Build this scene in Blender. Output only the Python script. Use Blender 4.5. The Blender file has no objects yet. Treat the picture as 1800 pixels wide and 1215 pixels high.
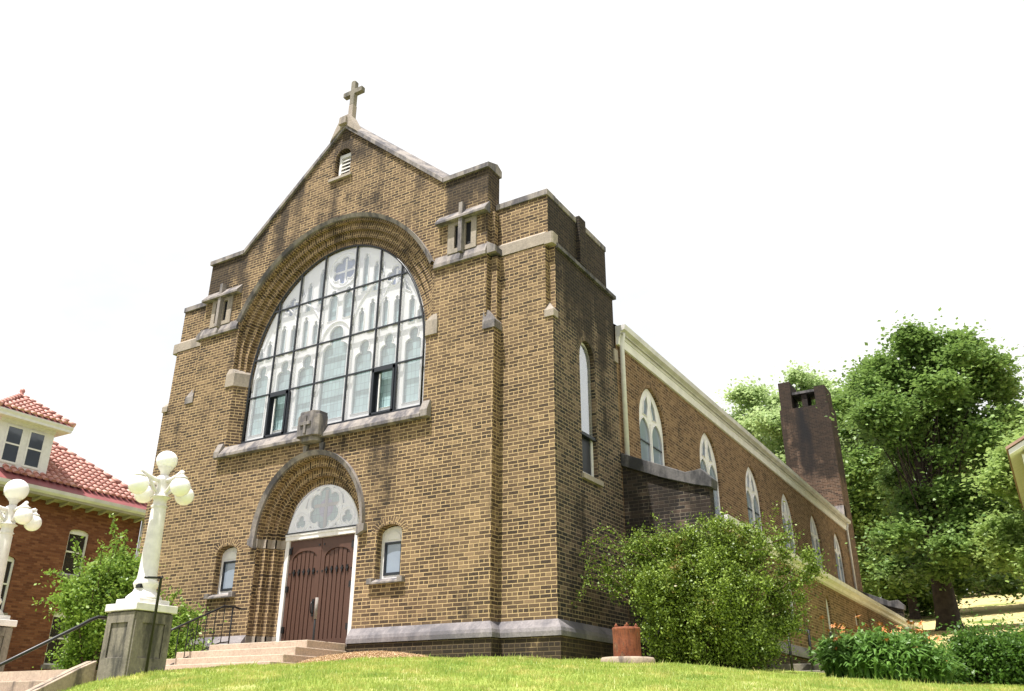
import bpy, math, random
import numpy as np
from mathutils import Vector, Matrix, Euler
from mathutils.geometry import tessellate_polygon
random.seed(7); rng = np.random.default_rng(11)
sc = bpy.context.scene
COL = sc.collection
R = math.radians; PI = math.pi

# ------------------------------------------------------------------ helpers
def tag(o, label=None, cat=None, group=None, kind=None):
    if label: o['label'] = label
    if cat: o['category'] = cat
    if group: o['group'] = group
    if kind: o['kind'] = kind
    return o

def empty(name, loc, label, cat, group=None, rz=0.0):
    o = bpy.data.objects.new(name, None); COL.objects.link(o)
    o.location = loc; o.rotation_euler = (0, 0, rz); o.empty_display_size = .2
    return tag(o, label, cat, group)

class MB:
    """collects polygons; UVs in metres (box projection unless given)"""
    def __init__(s): s.v = []; s.f = []; s.uv = []; s.sm = []; s.marks = []
    def cut(s): s.marks.append((len(s.v), len(s.f))); return s   # the next faces start a new piece
    def build_pieces(s, name, mat, parent=None, bevel=0.0):
        mk = [(0, 0)] + [k for k in s.marks if k[1] < len(s.f)] + [(len(s.v), len(s.f))]; res = []
        for (v0, f0), (v1, f1) in zip(mk, mk[1:]):
            if f1 == f0: continue
            q = MB(); q.v = s.v[v0:v1]; q.f = [tuple(i - v0 for i in f) for f in s.f[f0:f1]]; q.uv = s.uv[f0:f1]; q.sm = s.sm[f0:f1]
            res.append(q.build(name, mat, parent, bevel=bevel))
        return res
    def face(s, pts, uv=None, smooth=False):
        i = len(s.v); s.v += [tuple(p) for p in pts]
        s.f.append(tuple(range(i, i + len(pts)))); s.uv.append(uv); s.sm.append(smooth)
        return s
    def box(s, x0, x1, y0, y1, z0, z1):
        P = lambda a, b, c: (a, b, c)
        s.face([P(x0,y0,z0),P(x1,y0,z0),P(x1,y0,z1),P(x0,y0,z1)])
        s.face([P(x1,y1,z0),P(x0,y1,z0),P(x0,y1,z1),P(x1,y1,z1)])
        s.face([P(x1,y0,z0),P(x1,y1,z0),P(x1,y1,z1),P(x1,y0,z1)])
        s.face([P(x0,y1,z0),P(x0,y0,z0),P(x0,y0,z1),P(x0,y1,z1)])
        s.face([P(x0,y0,z1),P(x1,y0,z1),P(x1,y1,z1),P(x0,y1,z1)])
        s.face([P(x0,y1,z0),P(x1,y1,z0),P(x1,y0,z0),P(x0,y0,z0)])
        return s
    def prism(s, ax, pts, a0, a1, holes=(), cap0=True, cap1=True, sides=True, hsides=True):
        """pts 2d: ax 'y' -> (x,z); 'x' -> (y,z); 'z' -> (x,y)"""
        def P(p, a):
            return {'y': (p[0], a, p[1]), 'x': (a, p[0], p[1]), 'z': (p[0], p[1], a)}[ax]
        loops = [list(pts)] + [list(h) for h in holes]
        flat = [p for l in loops for p in l]
        tris = tessellate_polygon([[Vector((p[0], p[1], 0)) for p in l] for l in loops])
        for a, on in ((a0, cap0), (a1, cap1)):
            if not on: continue
            for t in tris: s.face([P(flat[i], a) for i in t])
        for k, l in enumerate(loops):
            if (k == 0 and not sides) or (k > 0 and not hsides): continue
            d = 0
            for i in range(len(l)):
                p, q = l[i], l[(i + 1) % len(l)]
                L = math.dist(p, q); 
                uv = None
                if k > 0 or len(l) > 12:
                    uv = [(a0, d), (a0, d + L), (a1, d + L), (a1, d)]
                s.face([P(p, a0), P(q, a0), P(q, a1), P(p, a1)], uv)
                d += L
        return s
    def ring(s, A, B, ya, yb, uvface=True):
        """band between open outline A (outer, at depth ya) and B (inner, at depth yb), in xz"""
        d = 0
        for i in range(len(A) - 1):
            L = math.dist(A[i], A[i+1]); w = math.dist(A[i], B[i]) + abs(ya - yb)
            s.face([(A[i][0],ya,A[i][1]),(A[i+1][0],ya,A[i+1][1]),(B[i+1][0],yb,B[i+1][1]),(B[i][0],yb,B[i][1])],
                   [(0.0,d),(0.0,d+L),(w,d+L),(w,d)])
            d += L
        return s
    def tube(s, path, r, n=8, caps=True):
        path = [Vector(p) for p in path]; rings = []
        rr = r if hasattr(r, '__len__') else [r] * len(path)
        prev = None
        for i, p in enumerate(path):
            t = (path[min(i+1, len(path)-1)] - path[max(i-1, 0)]).normalized()
            if prev is None:
                a = t.orthogonal().normalized()
            else:
                a = (prev - t * prev.dot(t)).normalized()
            prev = a; b = t.cross(a)
            rings.append([p + (a * math.cos(2*PI*k/n) + b * math.sin(2*PI*k/n)) * rr[i] for k in range(n)])
        for i in range(len(rings) - 1):
            for k in range(n):
                s.face([rings[i][k], rings[i][(k+1)%n], rings[i+1][(k+1)%n], rings[i+1][k]], None, True)
        if caps: s.face(rings[0][::-1]); s.face(rings[-1])
        return s
    def lathe(s, prof, c=(0,0,0), n=24, smooth=True):
        for i in range(len(prof) - 1):
            for k in range(n):
                a, b = 2*PI*k/n, 2*PI*(k+1)/n
                (r0, z0), (r1, z1) = prof[i], prof[i+1]
                q = [(c[0]+r0*math.cos(a), c[1]+r0*math.sin(a), c[2]+z0), (c[0]+r0*math.cos(b), c[1]+r0*math.sin(b), c[2]+z0),
                     (c[0]+r1*math.cos(b), c[1]+r1*math.sin(b), c[2]+z1), (c[0]+r1*math.cos(a), c[1]+r1*math.sin(a), c[2]+z1)]
                if r0 < 1e-6: q = [q[0], q[2], q[3]]
                elif r1 < 1e-6: q = [q[0], q[1], q[2]]
                s.face(q, None, smooth)
        return s
    def build(s, name, mat, parent=None, merge=True, bevel=0.0, pos=None):
        me = bpy.data.meshes.new(name)
        me.from_pydata(s.v, [], s.f); me.materials.append(mat)
        uvl = me.uv_layers.new(name='UVMap').data
        data = []
        for p, uv in zip(me.polygons, s.uv):
            n = p.normal
            for k, li in enumerate(p.loop_indices):
                if uv: data += uv[k]; continue
                c = me.vertices[me.loops[li].vertex_index].co
                if abs(n.z) > .75: data += (c.x, c.y)
                elif abs(n.x) > abs(n.y): data += (c.y, c.z)
                else: data += (c.x, c.z)
        uvl.foreach_set('uv', data)
        me.polygons.foreach_set('use_smooth', s.sm)
        import bmesh
        bm = bmesh.new(); bm.from_mesh(me)
        bmesh.ops.remove_doubles(bm, verts=bm.verts, dist=1e-5)
        bmesh.ops.recalc_face_normals(bm, faces=bm.faces)
        bm.to_mesh(me); bm.free()
        o = bpy.data.objects.new(name, me); COL.objects.link(o)
        if parent: o.parent = parent; o.matrix_parent_inverse = Matrix.Translation(-Vector(parent_world(parent)))
        if bevel:
            m = o.modifiers.new('bevel', 'BEVEL'); m.width = bevel; m.segments = 2; m.limit_method = 'ANGLE'; m.angle_limit = R(40)
        return o

def parent_world(p):
    v = Vector((0, 0, 0))
    while p:
        v += p.location; 
        v += p.matrix_parent_inverse.translation if p.parent else Vector((0, 0, 0))
        p = p.parent
    return v

def cloud_mesh(name, V, nper, mat, parent=None, smooth=False):
    """V: (N*nper,3) vertices, faces of nper verts each"""
    n = len(V); nf = n // nper
    me = bpy.data.meshes.new(name)
    me.vertices.add(n); me.vertices.foreach_set('co', V.astype(np.float32).ravel())
    me.loops.add(n); me.loops.foreach_set('vertex_index', np.arange(n, dtype=np.int32))
    me.polygons.add(nf); me.polygons.foreach_set('loop_start', np.arange(0, n, nper, dtype=np.int32))
    me.materials.append(mat); me.update(calc_edges=True); me.validate()
    o = bpy.data.objects.new(name, me); COL.objects.link(o)
    if parent: o.parent = parent; o.matrix_parent_inverse = Matrix.Translation(-Vector(parent_world(parent)))
    return o

def leaves(C, size, aspect=.55, up=.5, bend=.25):
    """diamond leaves at centres C"""
    n = len(C)
    nrm = rng.normal(size=(n, 3)); nrm[:, 2] += up * 2; nrm /= np.linalg.norm(nrm, axis=1)[:, None]
    t = rng.normal(size=(n, 3)); t[:, 2] -= .3; t -= nrm * (t * nrm).sum(1)[:, None]; t /= np.linalg.norm(t, axis=1)[:, None]
    b = np.cross(nrm, t); L = (size * rng.uniform(.6, 1.25, n))[:, None] / 2; W = L * aspect
    P = np.stack([C - t*L, C + b*W + t*L*.1 - nrm*L*bend, C + t*L - nrm*L*bend*1.2, C - b*W + t*L*.1 + nrm*L*bend*.2], 1)
    return P.reshape(-1, 3)

# ------------------------------------------------------------------ materials
def newmat(name):
    m = bpy.data.materials.new(name); m.use_nodes = True
    nt = m.node_tree; nt.nodes.clear()
    out = nt.nodes.new('ShaderNodeOutputMaterial'); bs = nt.nodes.new('ShaderNodeBsdfPrincipled')
    nt.links.new(bs.outputs[0], out.inputs[0])
    return m, nt, bs, out

class G:
    """tiny node-expression helper"""
    def __init__(s, nt): s.nt = nt
    def L(s, a, b):
        if hasattr(a, 'is_output') or isinstance(a, bpy.types.NodeSocket): s.nt.links.new(a, b)
        else: b.default_value = a
    def m(s, op, a, b=0.0, c=0.0, clamp=False):
        n = s.nt.nodes.new('ShaderNodeMath'); n.operation = op; n.use_clamp = clamp
        s.L(a, n.inputs[0]); s.L(b, n.inputs[1]); s.L(c, n.inputs[2]); return n.outputs[0]
    def mix(s, f, a, b, t='MIX'):
        n = s.nt.nodes.new('ShaderNodeMix'); n.data_type = 'RGBA'; n.blend_type = t
        s.L(f, n.inputs[0])
        for v, i in ((a, 6), (b, 7)):
            if isinstance(v, tuple): v = (*v, 1) if len(v) == 3 else v
            s.L(v, n.inputs[i])
        return n.outputs[2]
    def noise(s, vec, scale, detail=3, rough=.55, dist=0.0):
        n = s.nt.nodes.new('ShaderNodeTexNoise'); s.L(vec, n.inputs['Vector'])
        n.inputs['Scale'].default_value = scale; n.inputs['Detail'].default_value = detail
        n.inputs['Roughness'].default_value = rough; n.inputs['Distortion'].default_value = dist
        return n.outputs[0]
    def ramp(s, f, stops, interp='LINEAR'):
        n = s.nt.nodes.new('ShaderNodeValToRGB'); s.L(f, n.inputs[0]); e = n.color_ramp; e.interpolation = interp
        while len(e.elements) < len(stops): e.elements.new(.5)
        for el, (p, c) in zip(e.elements, stops):
            el.position = p; el.color = (*c, 1) if isinstance(c, tuple) else (c, c, c, 1)
        return n.outputs[0]
    def sm(s, v, a, b):
        n = s.nt.nodes.new('ShaderNodeMapRange'); n.interpolation_type = 'SMOOTHSTEP'
        s.L(v, n.inputs[0]); n.inputs[1].default_value = a; n.inputs[2].default_value = b; return n.outputs[0]
    def pos(s): return s.nt.nodes.new('ShaderNodeNewGeometry').outputs['Position']
    def uv(s): return s.nt.nodes.new('ShaderNodeTexCoord').outputs['UV']
    def xyz(s, v):
        n = s.nt.nodes.new('ShaderNodeSeparateXYZ'); s.L(v, n.inputs[0]); return n.outputs
    def scale(s, v, sx, sy, sz):
        n = s.nt.nodes.new('ShaderNodeMapping'); s.L(v, n.inputs[0]); n.inputs['Scale'].default_value = (sx, sy, sz); return n.outputs[0]
    def bump(s, h, strength=.3, dist=.01):
        n = s.nt.nodes.new('ShaderNodeBump'); s.L(h, n.inputs['Height']); n.inputs['Strength'].default_value = strength
        n.inputs['Distance'].default_value = dist; return n.outputs[0]
    def island(s): return s.nt.nodes.new('ShaderNodeNewGeometry').outputs['Random Per Island']

def brick_mat(name, palette, mortar, soot=0.0, ch=.0705, bl=.216, header=4, mw=.013, sootcol=(.022,.018,.015), sh=(8.2, 11.2, .085), streak=0.0):
    m, nt, bs, out = newmat(name); g = G(nt)
    u, v, _ = g.xyz(g.uv())
    wob = g.noise(g.pos(), 6, 2)
    v = g.m('ADD', v, g.m('MULTIPLY', g.m('SUBTRACT', wob, .5), .006))
    row = g.m('FLOOR', g.m('DIVIDE', v, ch))
    fv = g.m('MULTIPLY', g.m('FRACT', g.m('DIVIDE', v, ch)), ch)
    m2 = g.m('FLOORED_MODULO', row, 2.0)
    offS = g.m('MULTIPLY', m2, bl / 2)
    offS = g.m('ADD', offS, g.m('MULTIPLY', g.m('FLOORED_MODULO', row, 3.0), bl * .04))
    if header:
        isH = g.m('LESS_THAN', g.m('FLOORED_MODULO', row, float(header)), .5)
        L = g.m('SUBTRACT', bl, g.m('MULTIPLY', isH, bl / 2))
    else: isH = 0.0; L = bl
    uu = g.m('DIVIDE', g.m('ADD', u, offS), L)
    col = g.m('FLOOR', uu); fu = g.m('MULTIPLY', g.m('FRACT', uu), L)
    # distance to joint
    def joint(f, size):
        a = g.m('MINIMUM', f, g.m('SUBTRACT', size, f)); return a
    d = g.m('MINIMUM', joint(fu, L), joint(fv, ch))
    d = g.m('ADD', d, g.m('MULTIPLY', g.m('SUBTRACT', g.noise(g.pos(), 60, 2), .5), .006))
    mask = g.sm(d, mw * .5 - .0025, mw * .5 + .0025)     # 1 on brick
    cx = nt.nodes.new('ShaderNodeCombineXYZ'); g.L(col, cx.inputs[0]); g.L(row, cx.inputs[1]); g.L(isH, cx.inputs[2])
    wn = nt.nodes.new('ShaderNodeTexWhiteNoise'); g.L(cx.outputs[0], wn.inputs[0])
    rnd = wn.outputs[0]
    big = g.noise(g.pos(), .55, 3)
    rnd = g.m('ADD', rnd, g.m('MULTIPLY', g.m('SUBTRACT', big, .5), .8))
    bc = g.ramp(rnd, palette)
    fine = g.noise(g.pos(), 45, 4, .7)
    bc = g.mix(g.m('MULTIPLY', g.sm(fine, .4, .8), .28), bc, g.mix(.5, bc, mortar), 'MIX')
    mc = g.mix(g.sm(g.noise(g.pos(), 3, 4), .3, .7), mortar, tuple(c * .78 for c in mortar))
    c = g.mix(mask, mc, bc)
    c = g.mix(g.m('MULTIPLY', g.sm(g.noise(g.pos(), 1.1, 5, .6), .45, .75), .14), c, g.mix(.5, c, mortar))
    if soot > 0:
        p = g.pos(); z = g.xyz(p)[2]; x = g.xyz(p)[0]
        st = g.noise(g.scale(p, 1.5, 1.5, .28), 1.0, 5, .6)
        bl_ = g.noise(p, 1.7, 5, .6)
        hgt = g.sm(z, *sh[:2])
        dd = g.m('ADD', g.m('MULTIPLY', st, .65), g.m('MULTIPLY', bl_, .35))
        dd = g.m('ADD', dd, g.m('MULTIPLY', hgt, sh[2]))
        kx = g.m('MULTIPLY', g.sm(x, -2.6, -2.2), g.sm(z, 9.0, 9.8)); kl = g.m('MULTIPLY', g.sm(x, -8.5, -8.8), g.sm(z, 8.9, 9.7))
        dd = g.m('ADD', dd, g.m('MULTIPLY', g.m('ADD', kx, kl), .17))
        low = g.m('MULTIPLY', g.sm(z, .80, .70), .22)  # brick below the plinth darkened for stain and painted-in plinth shade
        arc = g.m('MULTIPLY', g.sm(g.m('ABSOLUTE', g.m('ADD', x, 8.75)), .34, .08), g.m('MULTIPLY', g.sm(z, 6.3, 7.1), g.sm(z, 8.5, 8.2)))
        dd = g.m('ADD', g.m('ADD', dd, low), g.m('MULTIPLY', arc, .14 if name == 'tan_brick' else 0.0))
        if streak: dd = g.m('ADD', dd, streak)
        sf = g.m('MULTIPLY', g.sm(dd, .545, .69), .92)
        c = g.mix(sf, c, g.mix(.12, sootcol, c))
    if name == 'chimney_brick':
        q = g.xyz(g.pos()); cxm = g.sm(g.m('ABSOLUTE', g.m('ADD', q[0], 1.1)), .75, .15)
        c = g.mix(g.m('MULTIPLY', g.m('MULTIPLY', cxm, g.sm(q[2], 7.5, 12.0)), g.sm(g.noise(g.scale(g.pos(),1.5,1.5,.4), 1.2, 4), .3, .6)), c, (.018,.017,.018))
    g.L(c, bs.inputs['Base Color']); bs.inputs['Roughness'].default_value = .9
    bs.inputs['Specular IOR Level'].default_value = .2
    hgt_ = g.m('ADD', mask, g.m('MULTIPLY', fine, .5))
    g.L(g.bump(hgt_, .6, .006), bs.inputs['Normal'])
    return m

def stone_mat(name, base, grime=(.06,.058,.06), amount=.5, scale=1.2, rough=.85, lo=.5, hi=.72, bumpd=.01, streaky=True):
    m, nt, bs, out = newmat(name); g = G(nt); p = g.pos()
    n1 = g.noise(p, 25, 5, .65); n2 = g.noise(p, 2.2, 4)
    c = g.mix(g.sm(n1, .3, .7), base, tuple(b * .72 for b in base))
    c = g.mix(g.m('MULTIPLY', g.sm(n2, .4, .7), .35), c, tuple(b * .6 for b in base))
    q = g.scale(p, 2.2, 2.2, .7) if streaky else p
    gr = g.noise(q, scale, 6, .62)
    c = g.mix(g.m('MULTIPLY', g.sm(gr, lo, hi), amount), c, grime)
    g.L(c, bs.inputs['Base Color']); bs.inputs['Roughness'].default_value = rough
    g.L(g.bump(n1, .5, bumpd), bs.inputs['Normal'])
    return m

def flat_mat(name, base, rough=.6, var=.12, scale=8, metal=0.0, spec=.5):
    m, nt, bs, out = newmat(name); g = G(nt); p = g.pos()
    c = g.mix(g.sm(g.noise(p, scale, 5, .6), .3, .7), base, tuple(b * (1 - var * 2) for b in base))
    g.L(c, bs.inputs['Base Color']); bs.inputs['Roughness'].default_value = rough
    bs.inputs['Metallic'].default_value = metal; bs.inputs['Specular IOR Level'].default_value = spec
    g.L(g.bump(g.noise(p, 60, 3), .15, .004), bs.inputs['Normal'])
    return m

def leaf_mat(name, dark, light, trans=.35, warm=None, tr_col=None):
    m, nt, bs, out = newmat(name); g = G(nt)
    r = g.island(); p = g.pos()
    f = g.m('ADD', g.m('MULTIPLY', r, .65), g.m('MULTIPLY', g.noise(p, 1.3, 3), .35))
    c = g.mix(f, dark, light)
    if warm: c = g.mix(g.m('MULTIPLY', g.sm(g.noise(p, 1.9, 3), .60, .72), g.m('GREATER_THAN', r, .45)), c, warm)
    g.L(c, bs.inputs['Base Color']); bs.inputs['Roughness'].default_value = .45
    bs.inputs['Specular IOR Level'].default_value = .35
    tr = nt.nodes.new('ShaderNodeBsdfTranslucent')
    g.L(g.mix(.5, c, tr_col or tuple(min(1, k * 1.6) for k in light)), tr.inputs[0])
    ms = nt.nodes.new('ShaderNodeMixShader'); ms.inputs[0].default_value = trans
    nt.links.new(bs.outputs[0], ms.inputs[1]); nt.links.new(tr.outputs[0], ms.inputs[2]); nt.links.new(ms.outputs[0], out.inputs[0])
    return m

def glass_mat(name, base, rough=.06, spec=1.0, ior=1.8):
    m, nt, bs, out = newmat(name); g = G(nt)
    n = g.noise(g.pos(), 2.2, 2)
    g.L(g.mix(n, base, tuple(b * .6 for b in base)), bs.inputs['Base Color'])
    bs.inputs['Roughness'].default_value = rough; bs.inputs['IOR'].default_value = ior
    bs.inputs['Specular IOR Level'].default_value = .5
    g.L(g.bump(g.noise(g.pos(), 1.5, 2), .12, .02), bs.inputs['Normal'])
    return m

PAL = [(0.0,(.040,.029,.024)),(.3,(.080,.053,.036)),(.6,(.118,.079,.051)),(.9,(.160,.108,.067)),(1.0,(.22,.15,.09))]
MORT = (.56,.41,.22)
M = {}
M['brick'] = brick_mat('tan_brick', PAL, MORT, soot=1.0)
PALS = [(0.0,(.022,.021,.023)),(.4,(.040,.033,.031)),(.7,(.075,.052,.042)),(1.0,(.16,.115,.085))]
M['brick_side'] = brick_mat('side_brick', PALS, (.36,.28,.175), soot=1.7, sh=(5.0,8.4,.27))  # darker bricks and mortar than the front, used on the tower sides
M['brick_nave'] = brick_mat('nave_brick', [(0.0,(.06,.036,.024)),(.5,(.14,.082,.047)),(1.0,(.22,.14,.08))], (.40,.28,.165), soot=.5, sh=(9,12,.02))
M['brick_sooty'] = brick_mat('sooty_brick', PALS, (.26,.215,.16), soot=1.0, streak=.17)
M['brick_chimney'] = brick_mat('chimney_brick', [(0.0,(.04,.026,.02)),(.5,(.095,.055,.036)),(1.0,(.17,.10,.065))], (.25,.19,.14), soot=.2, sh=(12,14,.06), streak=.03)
M['brick_red'] = brick_mat('red_brick', [(0.0,(.115,.040,.024)),(.5,(.175,.064,.036)),(1.0,(.24,.10,.056))], (.17,.085,.055), header=0, ch=.068, bl=.205, mw=.010)
M['stone'] = stone_mat('limestone', (.31,.275,.25), (.055,.053,.065), .88, 1.5, lo=.40, hi=.62)
M['stone_pale'] = stone_mat('pale_limestone', (.38,.325,.265), (.12,.11,.10), .7)
M['stone_dark'] = stone_mat('sooty_limestone', (.15,.14,.14), (.025,.025,.028), .9, 1.8, lo=.38, hi=.6)
M['plinth'] = stone_mat('plinth_stone', (.27,.245,.25), (.075,.073,.085), .8, 1.0, lo=.40, hi=.64)
M['concrete'] = stone_mat('pier_concrete', (.25,.225,.175), (.03,.03,.026), .85, 1.8, lo=.44, hi=.66)
M['step'] = stone_mat('step_concrete', (.56,.44,.34), (.30,.25,.21), .4, .8)
M['step_old'] = stone_mat('old_step_concrete', (.42,.33,.25), (.06,.05,.045), .8, 1.6, lo=.5, hi=.66)
M['white'] = flat_mat('white_paint', (.80,.78,.77), .5, .06)
M['cream'] = flat_mat('cream_paint', (.78,.76,.73), .5, .08, 3)
M['lampwhite'] = flat_mat('lamp_post_paint', (.82,.79,.76), .45, .10, 6)
M['black'] = flat_mat('black_metal', (.012,.012,.014), .4, .1)
M['frame_dark'] = flat_mat('dark_window_metal', (.018,.022,.03), .4, .1)
M['gutter'] = flat_mat('gutter_metal', (.68,.66,.65), .45, .12, 2)
M['soffit'] = flat_mat('soffit_paint', (.36,.33,.24), .7, .12, 3)
M['dark'] = flat_mat('dark_opening', (.006,.007,.009), .8, .1)
M['tile'] = stone_mat('clay_tile', (.56,.25,.20), (.22,.09,.08), .7, 3.0, .55, streaky=False, bumpd=.002)
_nt = M['tile'].node_tree; _g = G(_nt); _b = [n for n in _nt.nodes if n.type == 'BSDF_PRINCIPLED'][0]; _s = _b.inputs['Base Color'].links[0].from_socket
_g.L(_g.mix(_g.m('MULTIPLY', _g.island(), .8), _s, _g.mix(_g.island(), (.30,.11,.085), (.62,.36,.29))), _b.inputs['Base Color'])
M['tile_flat'] = flat_mat('roof_metal', (.25,.07,.07), .6, .12, 2)
M['roof'] = flat_mat('roof_slate', (.10,.095,.10), .8, .2, 3)
M['shingle'] = flat_mat('tan_shingle', (.42,.27,.21), .9, .15, 12)
M['siding'] = flat_mat('yellow_siding', (.50,.42,.24), .7, .1, 2)
M['glass'] = glass_mat('window_glass', (.035,.05,.075), .05)
M['glass_sky'] = glass_mat('nave_glass', (.30,.36,.45), .12)  # pale blue base stands in for the reflected sky
M['glass_dark'] = glass_mat('dark_glass', (.015,.02,.025), .04)
M['gutter_pipe'] = flat_mat('downspout_paint', (.70,.68,.66), .5, .08)
# globes: white opal glass
m, nt, bs, out = newmat('opal_globe'); bs.inputs['Base Color'].default_value = (.86,.85,.82,1); bs.inputs['Roughness'].default_value = .25
bs.inputs['Subsurface Weight'].default_value = .4; bs.inputs['Subsurface Radius'].default_value = (.1,.1,.09); bs.inputs['Subsurface Scale'].default_value = 1.0
g = G(nt); g.L(g.mix(g.sm(g.noise(g.pos(), 5, 4), .5, .8), (.90,.89,.88), (.84,.80,.75)), bs.inputs['Base Color'])
M['globe'] = m
# wooden door
m, nt, bs, out = newmat('brown_door_paint'); g = G(nt); p = g.pos()
c = g.mix(g.noise(g.scale(p, 6, 6, .7), 4, 5), (.060,.027,.018), (.102,.047,.030)); g.L(c, bs.inputs['Base Color']); bs.inputs['Roughness'].default_value = .55
M['door'] = m
# rust
m, nt, bs, out = newmat('rusty_metal'); g = G(nt); p = g.pos()
n1 = g.noise(g.scale(p, 10, 10, 2.6), 1.0, 7, .72)
c = g.ramp(n1, [(.34,(.045,.02,.012)),(.45,(.17,.05,.022)),(.52,(.25,.075,.03)),(.58,(.13,.05,.028)),(.66,(.33,.20,.10))])
g.L(c, bs.inputs['Base Color']); bs.inputs['Roughness'].default_value = .85; g.L(g.bump(g.noise(p, 40, 5), .6, .01), bs.inputs['Normal'])
M['rust'] = m
# stained glass seen through storm glazing
def stained(name, base, lead):
    m, nt, bs, out = newmat(name); g = G(nt); p = g.pos(); x, y, z = g.xyz(p)
    fx = g.m('FRACT', g.m('DIVIDE', x, .105)); fz = g.m('FRACT', g.m('DIVIDE', z, .17))
    ln = g.m('MAXIMUM', g.m('LESS_THAN', fx, .10), g.m('LESS_THAN', fz, .07))
    cx = nt.nodes.new('ShaderNodeCombineXYZ'); g.L(g.m('FLOOR', g.m('DIVIDE', x, .105)), cx.inputs[0]); g.L(g.m('FLOOR', g.m('DIVIDE', z, .17)), cx.inputs[1])
    wn = nt.nodes.new('ShaderNodeTexWhiteNoise'); g.L(cx.outputs[0], wn.inputs[0])
    c = g.mix(wn.outputs[0], base, tuple(b * .72 for b in base))
    g.L(g.mix(ln, c, lead), bs.inputs['Base Color']); bs.inputs['Roughness'].default_value = .3
    return m
M['st_teal'] = stained('leaded_pale_glass', (.38,.54,.56), (.19,.27,.29))
M['st_sky'] = stained('leaded_sky_glass', (.72,.77,.80), (.5,.54,.56))  # tower pane: sky reflection put into the pale glass colour
M['st_blue'] = stained('leaded_blue_glass', (.15,.22,.42), (.07,.10,.18))
M['st_green'] = stained('leaded_green_glass', (.22,.36,.34), (.10,.14,.16))
M['st_violet'] = stained('leaded_violet_glass', (.24,.20,.34), (.10,.09,.14))
M['tracery'] = flat_mat('white_tracery', (.88,.88,.89), .5, .03, 3)
# storm glazing sheet
m, nt, bs, out = newmat('storm_glazing'); nt.nodes.remove(bs); g = G(nt)
tr = nt.nodes.new('ShaderNodeBsdfTransparent'); gl = nt.nodes.new('ShaderNodeBsdfGlossy'); gl.inputs['Roughness'].default_value = .03
g.L(g.bump(g.noise(g.pos(), .9, 2), .25, .03), gl.inputs['Normal'])
ms = nt.nodes.new('ShaderNodeMixShader'); ms.inputs[0].default_value = .36
nt.links.new(tr.outputs[0], ms.inputs[1]); nt.links.new(gl.outputs[0], ms.inputs[2]); nt.links.new(ms.outputs[0], out.inputs[0])
M['storm'] = m

# ------------------------------------------------------------------ terrain
CP = [(0,-.15,.33),(-2,-.5,.42),(-3.2,-.6,.43),(-4.2,-2,.22),(-5.3,-2.7,.10),(-4.3,-4.4,.05),(-3.5,-5.06,.02),(-2.35,-4.72,-.02),
 (1,-.6,.27),(2.4,.5,.19),(3.8,2.2,.07),(4.8,2.8,0),(6.4,3,-.08),(2.8,5,.33),(2,12,1.0),(4,19.5,2.2),(2,26,2.7),(6,10,.8),(8,6,.1),
 (0,-6,-.17),(2,-6,-.27),(4.5,-5,-.32),(7,-4,-.45),(7,-8,-.95),(4,-9,-.85),(1,-8.5,-.62),(7,-13,-2.1),(3,-12,-1.75),(-2,-8.2,-.62),
 (-4.3,-7,-.75),(-4.5,-10,-1.55),(-4.4,-5.6,-.22),(-8,-7,-1.0),(-8,-12,-2.1),(-9,-4,.05),(-9,-2,.15),(-11,-1,.15),(-14,0,.3),(-20,5,.4),(-20,-8,-.3),(-12,5,.3),
 (12,-13,-2.2),(12,0,-.6),(14,12,1.0),(-12,26,2.6),(-25,20,2.0),(10,26,3.0),(-10,-16,-2.3),(2,-16,-2.3)]
CPa = np.array(CP, float)
def _U(r2): return np.where(r2 > 1e-9, r2 * np.log(np.maximum(r2, 1e-9)), 0)
_n = len(CPa); _K = _U(((CPa[:,None,:2]-CPa[None,:,:2])**2).sum(2)) + np.eye(_n) * .8
_P = np.c_[np.ones(_n), CPa[:,:2]]
_w = np.linalg.solve(np.block([[_K,_P],[_P.T,np.zeros((3,3))]]), np.r_[CPa[:,2], np.zeros(3)])
def H(x, y):
    x = np.atleast_1d(np.asarray(x, float)); y = np.atleast_1d(np.asarray(y, float))
    xc = np.clip(x, -26, 15); yc = np.clip(y, -16, 27)
    k = _U((xc[:,None]-CPa[None,:,0])**2 + (yc[:,None]-CPa[None,:,1])**2)
    h = k @ _w[:_n] + _w[_n] + _w[_n+1]*xc + _w[_n+2]*yc
    far = np.clip(y - 27, 0, 55)
    h = h + .155 * far - .0002 * far**2
    h = h + .022*np.sin(x*2.3+1.3*np.sin(y*1.7))*np.sin(y*2.1+np.cos(x*1.1)) + .012*np.sin(x*5.9+y*3.1)*np.sin(y*6.3-x*2.2)
    return h
def h1(x, y): return float(H(x, y)[0])

ax = np.r_[np.arange(-400,-30,25), np.arange(-30,-12,1.5), np.arange(-12,10,.3), np.arange(10,30,1.5), np.arange(30,401,25)]
ay = np.r_[np.arange(-200,-18,15), np.arange(-18,-10,1.0), np.arange(-10,8,.3), np.arange(8,40,1.2), np.arange(40,100,6), np.arange(100,601,40)]
X, Y = np.meshgrid(ax, ay); Z = H(X.ravel(), Y.ravel())
V = np.c_[X.ravel(), Y.ravel(), Z]; nx, ny = len(ax), len(ay)
F_ = [(j*nx+i, j*nx+i+1, (j+1)*nx+i+1, (j+1)*nx+i) for j in range(ny-1) for i in range(nx-1)]
me = bpy.data.meshes.new('ground'); me.from_pydata(V.tolist(), [], F_); me.polygons.foreach_set('use_smooth', [True]*len(F_))
m, nt, bs, out = newmat('lawn_ground'); g = G(nt); p = g.pos(); yy = g.xyz(p)[1]
lawn = g.mix(g.noise(p, 1.3, 5, .6), (.18,.27,.04), (.40,.43,.12))
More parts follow.
